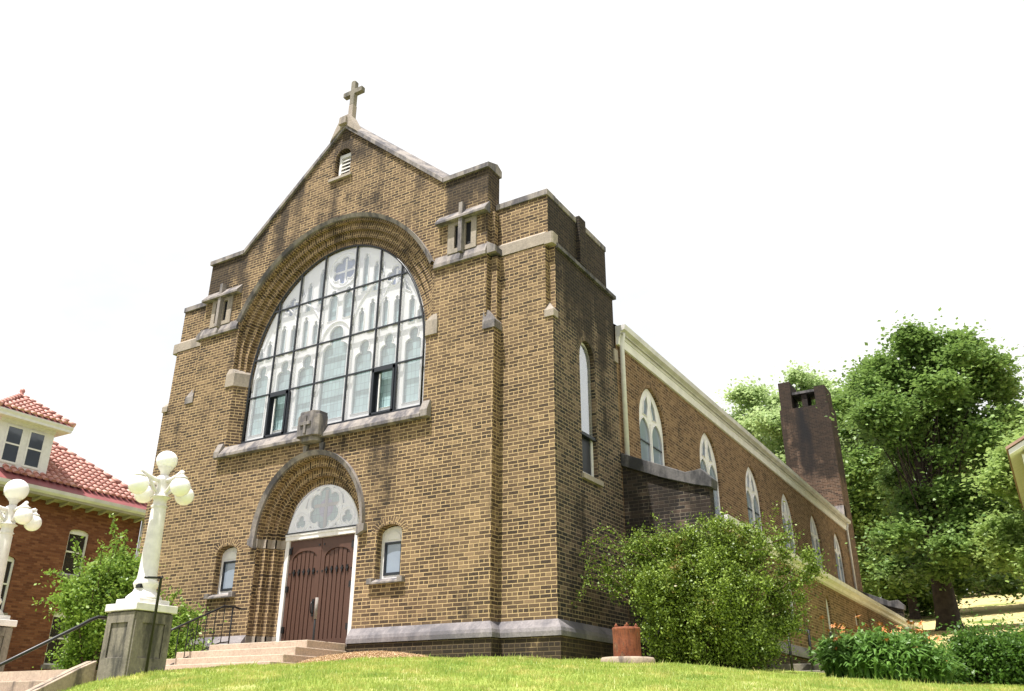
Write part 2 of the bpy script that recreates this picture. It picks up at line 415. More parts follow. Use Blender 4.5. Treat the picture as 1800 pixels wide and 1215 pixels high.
lawn = g.mix(g.m('MULTIPLY', g.sm(g.noise(p, .8, 4), .5, .7), .6), lawn, (.50,.43,.24))
mead = g.mix(g.noise(g.scale(p, 1.0, .4, 1.0), 1.6, 6, .7), (.40,.35,.14), (.66,.52,.28))
mead = g.mix(g.sm(g.noise(p, .35, 5, .65), .52, .66), mead, (.16,.22,.05))
f = g.sm(g.m('ADD', yy, g.m('MULTIPLY', g.noise(p, .3, 3), 6)), 14, 19)
lawn = g.mix(g.sm(yy, -14.6, -15.2), lawn, g.mix(g.noise(p, 20, 4), (.10,.10,.10), (.16,.155,.15)))
g.L(g.mix(f, lawn, mead), bs.inputs['Base Color']); bs.inputs['Roughness'].default_value = .95; bs.inputs['Specular IOR Level'].default_value = .1
g.L(g.bump(g.noise(p, 14, 5, .7), .9, .06), bs.inputs['Normal'])
me.materials.append(m)
o = bpy.data.objects.new('ground', me); COL.objects.link(o); tag(o, 'green lawn rising to the brick church and a dry meadow behind it', None, None, 'structure')

# ------------------------------------------------------------------ church
XC = -5.6
church = empty('church', (XC, 0, 0), 'tan brick church with a gabled front, a great arched window and a cross on top', 'church')

def ell(a, b, cx, zs, n=40, t0=0.0):
    """open outline left spring -> apex -> right spring"""
    return [(cx - a*math.cos(PI*k/n), zs + b*math.sin(PI*k/n)) for k in range(n+1)]
def gothic(a, h, cx, zs, n=12):
    Rr = (a*a + h*h) / (2*a); th = math.asin(min(1, h / Rr)); L = []
    for k in range(n+1):
        t = th * k / n; L.append((cx - a + Rr - Rr*math.cos(t), zs + Rr*math.sin(t)))
    return L + [(2*cx - x, z) for x, z in reversed(L[:-1])]
def down(L, z0): return [(L[0][0], z0)] + L + [(L[-1][0], z0)]   # closed polygon with jambs
def seg_arch(x0, x1, zs, rise, n=8):
    cx = (x0+x1)/2; a = (x1-x0)/2; return [(cx - a*math.cos(PI*k/n), zs + rise*math.sin(PI*k/n)) for k in range(n+1)]

YF = -.25
ZI0, ZI1 = 6.66, 7.0
# great window outer outline (front plane): ellipse limited to half width 3.0 above the imposts
def gw_outer(off=0.0, n=60):
    L = ell(3.14+off, 3.48+off, XC, 6.66, n)
    return [(min(max(x, XC-2.90-off*.7), XC+2.90+off*.7), z) for x, z in L]
gw0 = [p for p in gw_outer() if p[1] >= ZI1]
gw0 = [(gw0[0][0], ZI1)] + gw0 + [(gw0[-1][0], ZI1)]
gw_hole = [(XC-2.80, 5.1), (XC-2.80, ZI1)] + gw0 + [(XC+2.80, ZI1), (XC+2.80, 5.1)]
door_out = down(ell(1.38, 1.56, XC, 2.92), .45)
sw = {}
def small_hole(x0, x1): return [(x0, 1.83)] + seg_arch(x0, x1, 2.70, .17) + [(x1, 1.83)]
swR, swL = small_hole(-3.75, -3.15), small_hole(-8.18, -7.56)
vent = [(-5.86, 11.5)] + seg_arch(-5.86, -5.36, 12.05, .27) + [(-5.36, 11.5)]
nicheR = [(-2.30, 8.38), (-2.30, 9.06), (-1.66, 9.06), (-1.66, 8.38)]
nicheL = [(2*XC - x, z) for x, z in nicheR]
front = [(-10.03,-.6),(-10.03,6.6),(-9.86,6.6),(-9.86,10.30),(-8.68,10.30),(XC,12.98),(-2.52,10.30),(-1.36,10.30),(-1.36,6.6),(-1.17,6.6),(-1.17,-.6)]
b = MB(); b.prism('y', front, YF, .19, [gw_hole, door_out, swR, swL, vent, nicheR, nicheL])
b.build('facade_wall', M['brick'], church)
b = MB()   # intermediate set-back beside the bay, above the weatherings
b.box(-1.36, -1.19, -.13, .0, 6.6, 8.1); b.cut(); b.box(-10.01, -9.86, -.13, .0, 6.6, 8.1); b.cut()
b.box(-1.36, -1.26, -.13, .0, 8.36, 9.2); b.cut(); b.box(-9.94, -9.86, -.13, 0, 8.36, 9.2)
b.build_pieces('bay_return', M['brick'], church)

# great window arch : hood, voussoirs, stepped orders
hoodA, hoodB = gw_outer(.145), gw_outer(.06)
def clipz(L1, L2, z):
    out1, out2 = [], []
    for a_, c_ in zip(L1, L2):
        if a_[1] >= z: out1.append(a_); out2.append(c_)
    return out1, out2
hA, hB = clipz(hoodA, hoodB, 8.25)
b = MB(); b.ring(hA, hA, YF+.01, YF-.11); b.ring(hA, hB, YF-.11, YF-.07); b.ring(hB, hB, YF-.07, YF+.01)
b.build('hood_mould', M['stone'], church)
vA = gw_outer(.055); vB = gw_outer(-.0); vA, vB = clipz(vA, vB, ZI1)
b = MB(); 
vC = [(XC + (x-XC)*.93, 6.66 + (z-6.66)*.925) for x, z in vB]
b.ring(vA, vB, YF-.004, YF-.004); b.build('voussoirs', M['brick'], church)
# orders from opening (front) to glass outline
def order(k):  # k 0..1
    a = 2.90*(1-k) + 2.57*k
    aa = 3.14*(1-k) + 2.57*k; bb = 3.48*(1-k) + 2.98*k
    L = ell(aa, bb, XC, 6.66, 60)
    return [(min(max(x, XC-a), XC+a), z) for x, z in L]
b = MB(); ks = [0, .34, .67, 1.0]; ys = [YF, -.15, -.06, .04]
for i in range(3):
    A, B = order(ks[i]), order(ks[i+1]) if i < 3 else order(1)
    if i: b.ring(A, A, ys[i], ys[i+1])
    b.ring(A, B, ys[i+1], ys[i+1])
b.ring(order(1.0), order(1.0), ys[3], .2)
b.build('arch_orders', M['brick'], church)
b = MB()   # lower jamb return
for sx in (-1, 1):
    x0, x1 = XC + sx*2.80, XC + sx*2.57
    b.face([(x0,YF+.001,5.1),(x1,.04,5.1),(x1,.04,ZI0),(x0,YF+.001,ZI0)], [(0,5.1),(.42,5.1),(.42,ZI0),(0,ZI0)]); b.cut()
b.build_pieces('jamb', M['brick'], church)
b = MB()   # impost blocks
for sx in (-1, 1):
    P = [(XC+sx*3.08, YF-.035), (XC+sx*2.79, YF-.035), (XC+sx*2.56, .05), (XC+sx*2.56, .2), (XC+sx*3.08, .2)]
    b.prism('z', P, ZI0-.03, ZI1-.05)
    b.face([(XC+sx*3.08,YF-.035,ZI1-.05),(XC+sx*2.79,YF-.035,ZI1-.05),(XC+sx*2.92,YF,ZI1+.09),(XC+sx*3.04,YF,ZI1+.09)])
    b.face([(XC+sx*2.79,YF-.035,ZI1-.05),(XC+sx*2.56,.05,ZI1-.05),(XC+sx*2.6,.05,ZI1+.0),(XC+sx*2.92,YF,ZI1+.09)]); b.cut()
b.build_pieces('impost', M['stone_pale'], church)

# great window assembly
gw = MB(); gout = down(ell(2.57, 2.98, XC, 6.66, 48), 5.24)
gwin = gw.prism('y', gout, .155, .17, sides=False, cap1=False).build('great_window', M['st_teal'], church)
gwin['label'] = 'great arched window of seven lights with white tracery behind a dark steel grid'
def lancet(cx, w, z0, z1):
    zs = z1 - w*.98; h = w/2; L = [(cx-h, z0), (cx-h, zs)]; cy = zs + .12*w
    circ = [(-.24*w, zs+.14*w, .26*w), (.24*w, zs+.14*w, .26*w), (0, z1-.30*w, .30*w)]
    for k in range(1, 24):
        t = PI*k/24; dx, dz = -math.cos(t), math.sin(t); best = .05*w
        for (ox, oz, r) in circ:
            bq = dx*ox + dz*(oz-cy); cq = ox*ox + (oz-cy)**2 - r*r; dq = bq*bq - cq
            if dq > 0: best = max(best, bq + math.sqrt(dq))
        L.append((cx + dx*best, cy + dz*best))
    return L + [(cx+h, zs), (cx+h, z0)]
def foil(cx, cz, r, n, rot=0.0, deep=.34, sz=1.0):
    L = []
    for k in range(n*10):
        t = 2*PI*k/(n*10); c = abs(math.cos(n*(t-rot)/2)); rr = r*(1-deep + deep*c**.55)
        L.append((cx + rr*math.sin(t), cz + rr*math.cos(t)*sz))
    return L
lights = [-2.25, -1.535, -.835, .0, .855, 1.535, 2.21]
LW = [.44, .44, .50, .74, .50, .44, .44]
holes = []; blues = []
for dx, w in zip(lights, LW):
    cx = XC + dx; holes.append(lancet(cx, w, 5.42, 7.12 if dx else 7.66))
for dx, z0, z1 in [(-1.70,7.28,8.06),(-1.38,7.28,8.0),(-1.0,7.28,8.12),(-.68,7.35,7.95),(1.0,7.28,8.1),(1.38,7.28,8.05),(1.70,7.28,8.0),(.70,7.35,7.95),(-2.12,7.25,7.75),(2.12,7.25,7.9),(-2.38,7.25,7.6),(2.36,7.25,7.6),
                   (-.19,7.82,8.60),(.25,7.82,8.60),(-.98,8.25,9.02),(-.62,8.35,9.30),(.72,8.35,9.34),(1.04,8.28,9.05)]:
    holes.append(lancet(XC+dx, .17 if abs(dx) > .3 else .27, z0, z1))
holes.append(foil(XC+.05, 9.08, .37, 6, 0, .3)); holes.append(foil(XC-1.52, 8.50, .25, 4, 0, .42)); holes.append(foil(XC+1.60, 8.52, .25, 4, 0, .42))
holes.append([(XC-2.05,7.95),(XC-1.85,8.1),(XC-1.86,8.3)]); holes.append([(XC+2.08,7.98),(XC+1.9,8.1),(XC+1.88,8.35)])
holes.append([(XC-1.25,8.6),(XC-1.12,8.75),(XC-1.22,8.9)]); holes.append([(XC+1.28,8.6),(XC+1.16,8.78),(XC+1.26,8.95)])
b = MB(); b.prism('y', gout, .09, .135, holes, cap1=False, sides=False); b.build('tracery', M['tracery'], gwin)
b = MB()    # raised rims of the tracery
for hq in holes:
    q = [(x, .084, z) for x, z in hq]; b.tube(q + [q[0], q[1]], .016, 5, False)
for s_ in (-1, 1):
    arc = [(XC + s_*(.42 + 1.0*(1-math.cos(t))), .082, 7.3 + 2.0*math.sin(t)*.62) for t in [i*.1 for i in range(13)]]
    b.tube(arc, .03, 5)
    arc = [(XC + s_*(1.15 + .55*(1-math.cos(t))*1.3), .082, 7.25 + 1.3*math.sin(t)) for t in [i*.1 for i in range(13)]]
    b.tube(arc, .022, 5)
b.tube([(XC+.05+.45*math.cos(t*PI/16), .082, 9.08+.45*math.sin(t*PI/16)) for t in range(33)], .024, 6)
b.tube([(x, .082, z) for x, z in ell(.44, .46, XC, 7.30, 14)], .03, 6)
b.build('tracery_rib', M['tracery'], gwin)
b = MB()
for q, s_ in ((foil(XC+.05, 9.08, .36, 6, 0, .3), 0), (foil(XC-1.52, 8.50, .24, 4, 0, .42), 0), (foil(XC+1.60, 8.52, .24, 4, 0, .42), 0)):
    b.prism('y', q, .148, .154, sides=False); b.cut()
b.build_pieces('foil_glass', M['st_blue'], gwin)
b = MB()
for cx, cz, r_ in ((XC+.05, 9.08, .33), (XC-1.52, 8.5, .2), (XC+1.6, 8.52, .2)):
    b.box(cx-.028, cx+.028, .139, .147, cz-r_, cz+r_); b.box(cx-r_*.8, cx+r_*.8, .138, .146, cz-.026, cz+.026); b.cut()
b.build_pieces('glass_cross', M['tracery'], gwin)
# storm glazing sheets and steel grid
bars = [-2.57, -1.85, -1.22, -.48, .48, 1.22, 1.85, 2.57]; rows = [5.24, 6.32, 7.27, 8.45]
def gz(x): 
    t = min(1, abs(x)/2.57); return 6.66 + 2.98*math.sqrt(max(0, 1-t*t))
b = MB(); b.prism('y', gout, .030, .032, sides=False, cap1=False, holes=[[(XC-1.83,5.27),(XC-1.83,6.30),(XC-1.24,6.30),(XC-1.24,5.27)], [(XC+1.24,5.27),(XC+1.24,6.30),(XC+1.83,6.30),(XC+1.83,5.27)]], hsides=False)
b.build('storm_pane', M['storm'], gwin)
b = MB()
for x in bars[1:-1]: b.box(XC+x-.016, XC+x+.016, -.012, .028, 5.25, gz(x)-.01)
for z in rows[1:]:
    w = 2.57 * math.sqrt(max(0, 1 - ((z-6.66)/2.98)**2)) if z > 6.66 else 2.57
    b.box(XC-w+.01, XC+w-.01, -.010, .027, z-.016, z+.016)
b.box(XC-2.57, XC+2.57, -.02, .035, 5.22, 5.275)
b.tube([(XC-2.55,.0,5.25)] + [(x*1.0 + (XC-x)*.008, .0, z-.02) for x, z in ell(2.57,2.98,XC,6.66,48)] + [(XC+2.55,.0,5.25)], .024, 6)
b.build('steel_grid', M['frame_dark'], gwin)
for x0 in (-1.85, 1.22):   # the two open sashes
    b = MB(); xa, xb = XC+x0+.02, XC+x0+.61
    for (u0,u1,w0,w1) in ((xa,xa+.045,5.27,6.3),(xb-.045,xb,5.27,6.3),(xa,xb,5.27,5.31),(xa,xb,6.22,6.3)): b.box(u0,u1,-.035,.08,w0,w1)
    b.box(xa+.0, xa+.13, .06, .085, 5.27, 6.3)
    sash = b.build('opening_sash', M['frame_dark'], gwin)
    b = MB(); b.box(xa+.15, xa+.175, .02, .05, 5.3, 6.18); b.box(xa+.02, xb-.02, .03, .05, 5.275, 5.30); b.build('sash_stop', M['white'], gwin)
# sills, plinths, bands
b = MB()
P = [(YF-.14, 4.86), (YF-.14, 4.93), (YF+.0, 5.13), (.06, 5.26), (.06, 4.86)]
b.prism('x', P, XC-2.85, XC+2.85)
for sx in (-1, 1):
    xa, xb = sorted((XC+sx*2.82, XC+sx*3.0)); b.prism('x', [(YF-.14,4.86),(YF-.14,5.0),(YF-.05,5.21),(YF+.02,5.21),(YF+.02,4.86)], xa, xb)
b.build('great_sill', M['stone'], church, bevel=.008)
# emblem block
b = MB(); ez0, ez1 = 4.80, 5.36
pl = [(-5.92,YF),(-5.92,-.50),(-5.80,-.58),(-5.42,-.58),(-5.30,-.50),(-5.30,YF)]
b.prism('z', pl, 4.88, 5.34); b.prism('z', [(-5.90,YF),(-5.89,-.48),(-5.79,-.56),(-5.43,-.56),(-5.33,-.48),(-5.32,YF)], 5.34, 5.42)
b.prism('z', [(-5.86,YF),(-5.84,-.42),(-5.76,-.5),(-5.46,-.5),(-5.38,-.42),(-5.36,YF)], 4.78, 4.88)
em = b.build('emblem_block', M['stone'], church, bevel=.01)
b = MB(); b.box(-5.64,-5.58,-.61,-.58,4.92,5.31); b.box(-5.76,-5.46,-.612,-.582,5.10,5.18); b.build('cross_relief', M['stone'], em, bevel=.006)
b = MB()
for x in (-5.88, -5.42): b.prism('y', [(x,4.76),(x+.12,4.76),(x+.10,4.60),(x+.06,4.54),(x+.02,4.60)], YF-.07, YF); b.cut()
b.build_pieces('corbel', M['stone'], church)

# plinth: sloped stone band + wider brick base
def band(b, pts, z0, z1, out, top_in):
    """pts open polyline in plan (outer wall line, left->right), normals toward -y/+x side"""
    n = len(pts); off = []
    for i in range(n):
        nn = Vector((0,0))
        for a_, c_ in ((i-1, i), (i, i+1)):
            if a_ < 0 or c_ >= n: continue
            d = Vector(pts[c_]) - Vector(pts[a_]); d.normalize(); k = Vector((d.y, -d.x)); nn += k
            last = k
        if nn.length < 1e-6: nn = last
        nn = nn / max(1e-6, nn.dot(last)) if abs(nn.dot(last)) > 1e-6 else nn
        off.append(nn)
    def P(i, o, z): return (pts[i][0] + off[i].x*o, pts[i][1] + off[i].y*o, z)
    prof = [(-.03, z0), (out, z0), (out, z0 + (z1-z0)*.28), (out*.86, z0+(z1-z0)*.5), (top_in, z1), (-.03, z1)]
    for i in range(n-1):
        for (o0, za), (o1, zb) in zip(prof, prof[1:]): b.face([P(i,o0,za), P(i+1,o0,za), P(i+1,o1,zb), P(i,o1,zb)])
    for i in (0, n-1): b.face([P(i,o,z) for o, z in prof])
planR = [(-4.22, YF), (-1.17, YF), (-1.17, 0), (0, 0), (0, 2.9)]
planL = [(-11.2, 0), (-10.03, 0), (-10.03, YF), (-6.98, YF)]
b = MB(); band(b, planR, .73, 1.0, .13, .005); b.cut(); band(b, planL, .73, 1.0, .13, .005); b.cut()
band(b, [(0,2.9),(0,2.88),(1.8,2.88),(1.8,26.2)], .80, 1.05, .10, .005)
b.build_pieces('plinth', M['plinth'], church)
def solid_strip(b, pts, z0, z1, out):
    band(b, pts, z0, z1, out, out)
b = MB()
for pts in (planR, planL, [(0,2.9),(0,2.88),(1.8,2.88),(1.8,26.2)]):
    n = len(pts)
    bb = MB(); 
    # vertical outer face only
    offp = []
    for i in range(n):
        acc = Vector((0,0))
        for a_, c_ in ((i-1,i),(i,i+1)):
            if a_ < 0 or c_ >= n: continue
            d = (Vector(pts[c_]) - Vector(pts[a_])).normalized(); acc += Vector((d.y,-d.x))
        offp.append(Vector(pts[i]) + acc*.10 if acc.length > 1.05 or True else 0)
    for i in range(n-1):
        b.face([(*offp[i],-.8),(*offp[i+1],-.8),(*offp[i+1],.732),(*offp[i],.732)])
    b.face([(*offp[0],-.8),(pts[0][0],pts[0][1],-.8),(pts[0][0],pts[0][1],.732),(*offp[0],.732)]); b.cut()
b.build_pieces('base_course', M['brick'], church)

# towers
def tower(mir):
    X = (lambda x: x) if not mir else (lambda x: 2*XC - x)
    b = MB(); zt = 6.62
    q = lambda *P: b.face([(X(x), y, z) for x, y, z in P])
    q((-1.9,0,-.8),(0,0,-.8),(0,0,zt),(-1.9,0,zt))
    side = [(0,-.8),(2.86,-.8),(2.86,zt),(0,zt)]
    hole = [(1.08,3.70)] + [(y, z) for y, z in seg_arch(1.08,1.76,6.10,.42,12)] + [(1.76,3.70)]
    bs_ = MB()
    bs_.prism('x', side, X(0), X(-.14), [hole] if not mir else [], sides=False, cap1=False)
    # upper stage with a notch at the corner
    P = [(-1.9,0),(-.15,0),(-.15,.13),(-.0,.13),(-.0,2.80),(-1.9,2.80)]
    P2 = [(X(x), y) for x, y in P]
    up = MB(); 
    for i in range(len(P)):
        (xa, ya), (xb, yb) = P2[i], P2[(i+1)%len(P)]
        tgt = bs_ if abs(P[i][0]) < .01 and abs(P[(i+1)%6][0]) < .01 else b
        tgt.face([(xa,ya,zt),(xb,yb,zt),(xb,yb,8.15),(xa,ya,8.15)])
    Q = [(-1.9,.06),(-.12,.06),(-.12,2.78),(-1.9,2.78)]; Q2 = [(X(x), y) for x, y in Q]
    for i in range(4):
        (xa, ya), (xb, yb) = Q2[i], Q2[(i+1)%4]
        tgt = bs_ if i == 1 else b
        tgt.face([(xa,ya,8.1),(xb,yb,8.1),(xb,yb,9.3),(xa,ya,9.3)])
    bs_.box(*sorted((X(-.12), X(-.03))), 1.32, 1.62, 8.3, 9.46)
    q((-1.9,2.86,-.8),(0,2.86,-.8),(0,2.86,zt),(-1.9,2.86,zt)); q((-1.9,2.80,zt),(0,2.80,zt),(0,2.86,zt),(-1.9,2.86,zt))
    tw = b.build('tower', M['brick'], church)
    if not mir: tw['label'] = 'square corner tower on the right'
    else: tw['label'] = 'square corner tower on the left'
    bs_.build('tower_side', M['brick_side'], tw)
    s = MB()
    # front and side stone band with sloped top
    s.prism('x', [(-.016,8.14),(-.016,8.38),(.065,8.46),(.065,8.14)], X(-1.36), X(-.155))
    s.prism('z', [(X(-.16),-.02),(X(.0),-.02),(X(.03),.01),(X(.03),.2),(X(-.16),.2)], 8.12, 8.38)
    fs = s.build('string_course', M['stone_pale'], tw)
    s = MB(); s.prism('y', [(X(.06),8.08),(X(.06),8.16),(X(-.125),8.38),(X(-.125),8.08)], .15, 2.88); s.build('side_weathering', M['stone_dark'], tw)
    # parapet coping
    s = MB(); s.box(*sorted((X(-1.34),X(-.10))), .02, .40, 9.3, 9.44); s.box(*sorted((X(-.44),X(-.099))), .402, 1.318, 9.3, 9.43)
    s.box(*sorted((X(-.44),X(-.099))), 1.622, 2.80, 9.3, 9.43); s.box(*sorted((X(-1.34),X(-.44))), 2.5, 2.80, 9.3, 9.43); s.build('parapet_coping', M['stone'], tw, bevel=.01)
    # weathering block at the notch and rear stone
    s = MB(); s.prism('z', [(X(-.17),-.03),(X(.03),-.03),(X(.03),.16),(X(-.17),.16)], 6.52, 6.66)
    for A_, B_ in (((-.17,-.03,6.66),(.03,-.03,6.66)), ((.03,-.03,6.66),(.03,.16,6.66))):
        s.face([(X(A_[0]),A_[1],A_[2]),(X(B_[0]),B_[1],B_[2]),(X(-.14),.13,6.90)])
    s.face([(X(.03),.16,6.66),(X(-.17),.16,6.66),(X(-.14),.13,6.9)]); s.face([(X(-.17),.16,6.66),(X(-.17),-.03,6.66),(X(-.14),.13,6.9)])
    s.cut(); s.box(*sorted((X(-.1),X(.03))), 2.72, 2.9, 6.55, 6.85)
    s.build_pieces('weathering', M['stone_pale'], tw)
    return tw
towR = tower(False); towL = tower(True)
# weatherings of the bay return and stone band of the bay
b = MB()
for X in ((lambda x: x), (lambda x: 2*XC - x)):
    b.prism('z', [(X(-1.42),YF-.03),(X(-1.14),YF-.03),(X(-1.14),.02),(X(-1.42),.02)], 6.46, 6.62)
    b.face([(X(-1.42),YF-.03,6.62),(X(-1.14),YF-.03,6.62),(X(-1.33),YF+.04,6.88),(X(-1.42),YF+.0,6.88)])
    b.face([(X(-1.14),YF-.03,6.62),(X(-1.14),.0,6.62),(X(-1.33),.0,6.88),(X(-1.33),YF+.04,6.88)]); b.cut()
b.build_pieces('bay_weathering', M['stone'], church)
# belfry niches
for mir in (False, True):
    X = (lambda x: x) if not mir else (lambda x: 2*XC - x)
    s = MB()
    s.prism('x', [(YF-.07,8.12),(YF-.07,8.20),(YF+.0,8.40),(.05,8.40),(.05,8.12)], X(-2.66), X(-1.36))
    s.prism('y', [(X(-1.36),8.14),(X(-1.15),8.14),(X(-1.15),8.28),(X(-1.36),8.42)], YF-.02, .02)
    ni = s.build('belfry_niche', M['stone'], church, bevel=.006)
    s = MB(); s.prism('x', [(YF-.16,9.12),(YF-.16,9.17),(YF+.02,9.40),(YF+.05,9.40),(YF+.05,9.12)], X(-2.60), X(-1.33)); s.build('niche_hood', M['stone'], ni)
    s = MB(); s.prism('y', [(X(-2.34),8.38),(X(-2.34),9.12),(X(-1.62),9.12),(X(-1.62),8.38)], YF-.03, YF+.02,
                      [[(X(-2.17),8.48),(X(-2.17),9.04),(X(-2.03),9.04),(X(-2.03),8.48)],[(X(-1.90),8.48),(X(-1.90),9.04),(X(-1.75),9.04),(X(-1.75),8.48)]])
    s.build('niche_frame', M['stone_pale'], ni)
    s = MB(); s.box(*sorted((X(-2.01),X(-1.92))), YF-.13, YF-.0, 8.32, 9.50); s.build('mullion', M['stone'], ni)
    s = MB(); s.box(*sorted((X(-2.28),X(-1.68))), YF+.03, YF+.06, 8.4, 9.06); s.build('niche_back', M['dark'], ni)

# gable coping (weathered toward the front), kneelers
def coping_seg(b, p, q, y0=YF-.06, yr=.06, yb=.24, h=.36, lift=0.0):
    """p,q (x,z) along wall top; front lower edge at y0, ridge at yr"""
    (xa, za), (xb, zb) = p, q
    A = lambda x, z, y, dz: (x, y, z+dz)
    fr = [(y0,-.06),(y0,.05),(yr,h),(yb,h*.55),(yb,-.06)]
    for (ya,da),(yc,dc) in zip(fr, fr[1:]+fr[:1]):
        b.face([A(xa,za,ya,da),A(xb,zb,ya,da),A(xb,zb,yc,dc),A(xa,za,yc,dc)])
    b.face([A(xa,za,y,d) for y, d in fr]); b.face([A(xb,zb,y,d) for y, d in fr])
b = MB()
coping_seg(b, (-9.90,10.295), (-8.68,10.295), h=.19); coping_seg(b, (-2.52,10.295), (-1.33,10.295), h=.19)
coping_seg(b, (-8.70,10.28), (XC,12.975), h=.30); coping_seg(b, (XC,12.975), (-2.50,10.28), h=.30)
b.build('gable_coping', M['stone'], church)
b = MB()   # apex stone under the cross
b.prism('y', [(XC-.44,12.62),(XC,13.0),(XC+.44,12.62),(XC+.30,12.95),(XC+.12,13.28),(XC-.12,13.28),(XC-.30,12.95)], YF-.09, YF+.2)
b.prism('y', [(XC-.14,12.98),(XC+.10,12.98),(XC+.08,13.20),(XC-.12,13.20)], YF-.16, YF-.05)
b.build('apex_stone', M['stone_pale'], church, bevel=.01)
b = MB(); b.box(XC-.075, XC+.075, -.18, -.03, 13.1, 13.72); b.build('cross_shaft', M['stone_pale'], church, bevel=.015)
b = MB(); b.prism('y', [(XC-.07,13.72),(XC-.07,14.06),(XC-.31,14.06),(XC-.31,14.20),(XC-.07,14.20),(XC-.07,14.46),(XC,14.49),(XC+.07,14.46),(XC+.07,14.20),(XC+.31,14.20),(XC+.31,14.06),(XC+.07,14.06),(XC+.07,13.72)], -.17, -.04)
b.build('cross', M['concrete'], church, bevel=.015)
# gable vent
b = MB(); x0, x1 = -5.80, -5.38
b.box(x0,x0+.07,-.16,.02,11.5,12.22); b.box(x1-.07,x1,-.16,.02,11.5,12.22); b.box(x0+.07,x1-.07,-.155,.02,12.12,12.22); b.box(x0+.07,x1-.07,-.155,.02,11.5,11.55)
gv = b.build('gable_vent', M['cream'], church)
b = MB()
for k in range(5): z = 11.60 + k*.105; b.face([(x0+.07,-.15,z),(x1-.07,-.15,z),(x1-.07,-.05,z+.06),(x0+.07,-.05,z+.06)])
for k in range(5): z = 11.60 + k*.105; b.box(x0+.07,x1-.07,-.155,-.145,z-.012,z+.02)
b.build('louvre', M['cream'], gv)
b = MB(); b.box(-5.90,-5.34,.0,.03,11.5,12.35); b.build('vent_back', M['dark'], gv)
b = MB(); b.box(-5.97,-5.26,YF-.07,.0,11.42,11.49); b.build('vent_sill', M['stone_pale'], gv)
def vouss(a_out, a_in, y, name, mat, parent=church):
    b = MB(); b.ring(a_out, a_in, y, y); return b.build(name, mat, parent)
vouss(seg_arch(-5.98,-5.24,12.05,.38,10), seg_arch(-5.86,-5.36,12.05,.27,10), YF-.004, 'vent_arch', M['brick'])

# front portal
b = MB()
A, B = ell(1.53,1.70,XC,2.92,48), ell(1.43,1.60,XC,2.92,48)
b.ring(A, A, YF, YF-.10); b.ring(A, B, YF-.10, YF-.06); b.ring(B, B, YF-.06, YF)
for sx in (-1,1): b.prism('y', [(XC+sx*1.40,2.72),(XC+sx*1.58,2.80),(XC+sx*1.58,2.93),(XC+sx*1.40,2.93)], YF-.10, YF)
b.build('portal_hood', M['stone'], church)
def dord(k):
    L = ell(1.38*(1-k)+1.0*k, 1.56*(1-k)+1.07*k, XC, 2.92, 48); return [(L[0][0], .6)] + L + [(L[-1][0], .6)]
b = MB(); ks = [0,.33,.66,1.0]; ys = [YF,-.11,.03,.19]
for i in range(3):
    A, B = dord(ks[i]), dord(ks[i+1])
    if i: b.ring(A, A, ys[i], ys[i+1])
    b.ring(A, B, ys[i+1], ys[i+1])
b.ring(dord(1.0), dord(1.0), .19, .36)
b.build('portal_orders', M['brick'], church)
vouss(ell(1.43,1.60,XC,2.92,48), ell(1.38,1.56,XC,2.92,48), YF-.003, 'portal_arch', M['brick'])
b = MB(); bb2 = MB()
for sx in (-1,1):
    for (k0, k1, y0_, y1_) in ((0,.33,YF,-.11),(.33,.66,-.11,.03),(.66,1.0,.03,.19)):
        xa = 1.38*(1-k0)+1.0*k0 + (0 if k0 else .10); xb = 1.38*(1-k1)+1.0*k1
        P = [(XC+sx*(1.38*(1-k0)+k0+ (.11 if k0==0 else .0)), y0_-.012), (XC+sx*((1.38*(1-k0)+k0)-.012), y0_-.012), (XC+sx*((1.38*(1-k0)+k0)-.012), y1_-.012), (XC+sx*(xb-.012), y1_-.012), (XC+sx*(xb-.012), y1_+.02), (XC+sx*(1.38*(1-k0)+k0+(.11 if k0==0 else .0)), y1_+.02)]
        b.prism('z', P, 2.74, 2.92); bb2.prism('z', P, .62, .985)
    b.cut(); bb2.cut()
b.build_pieces('portal_impost', M['stone_pale'], church); bb2.build_pieces('portal_plinth', M['stone_pale'], church)
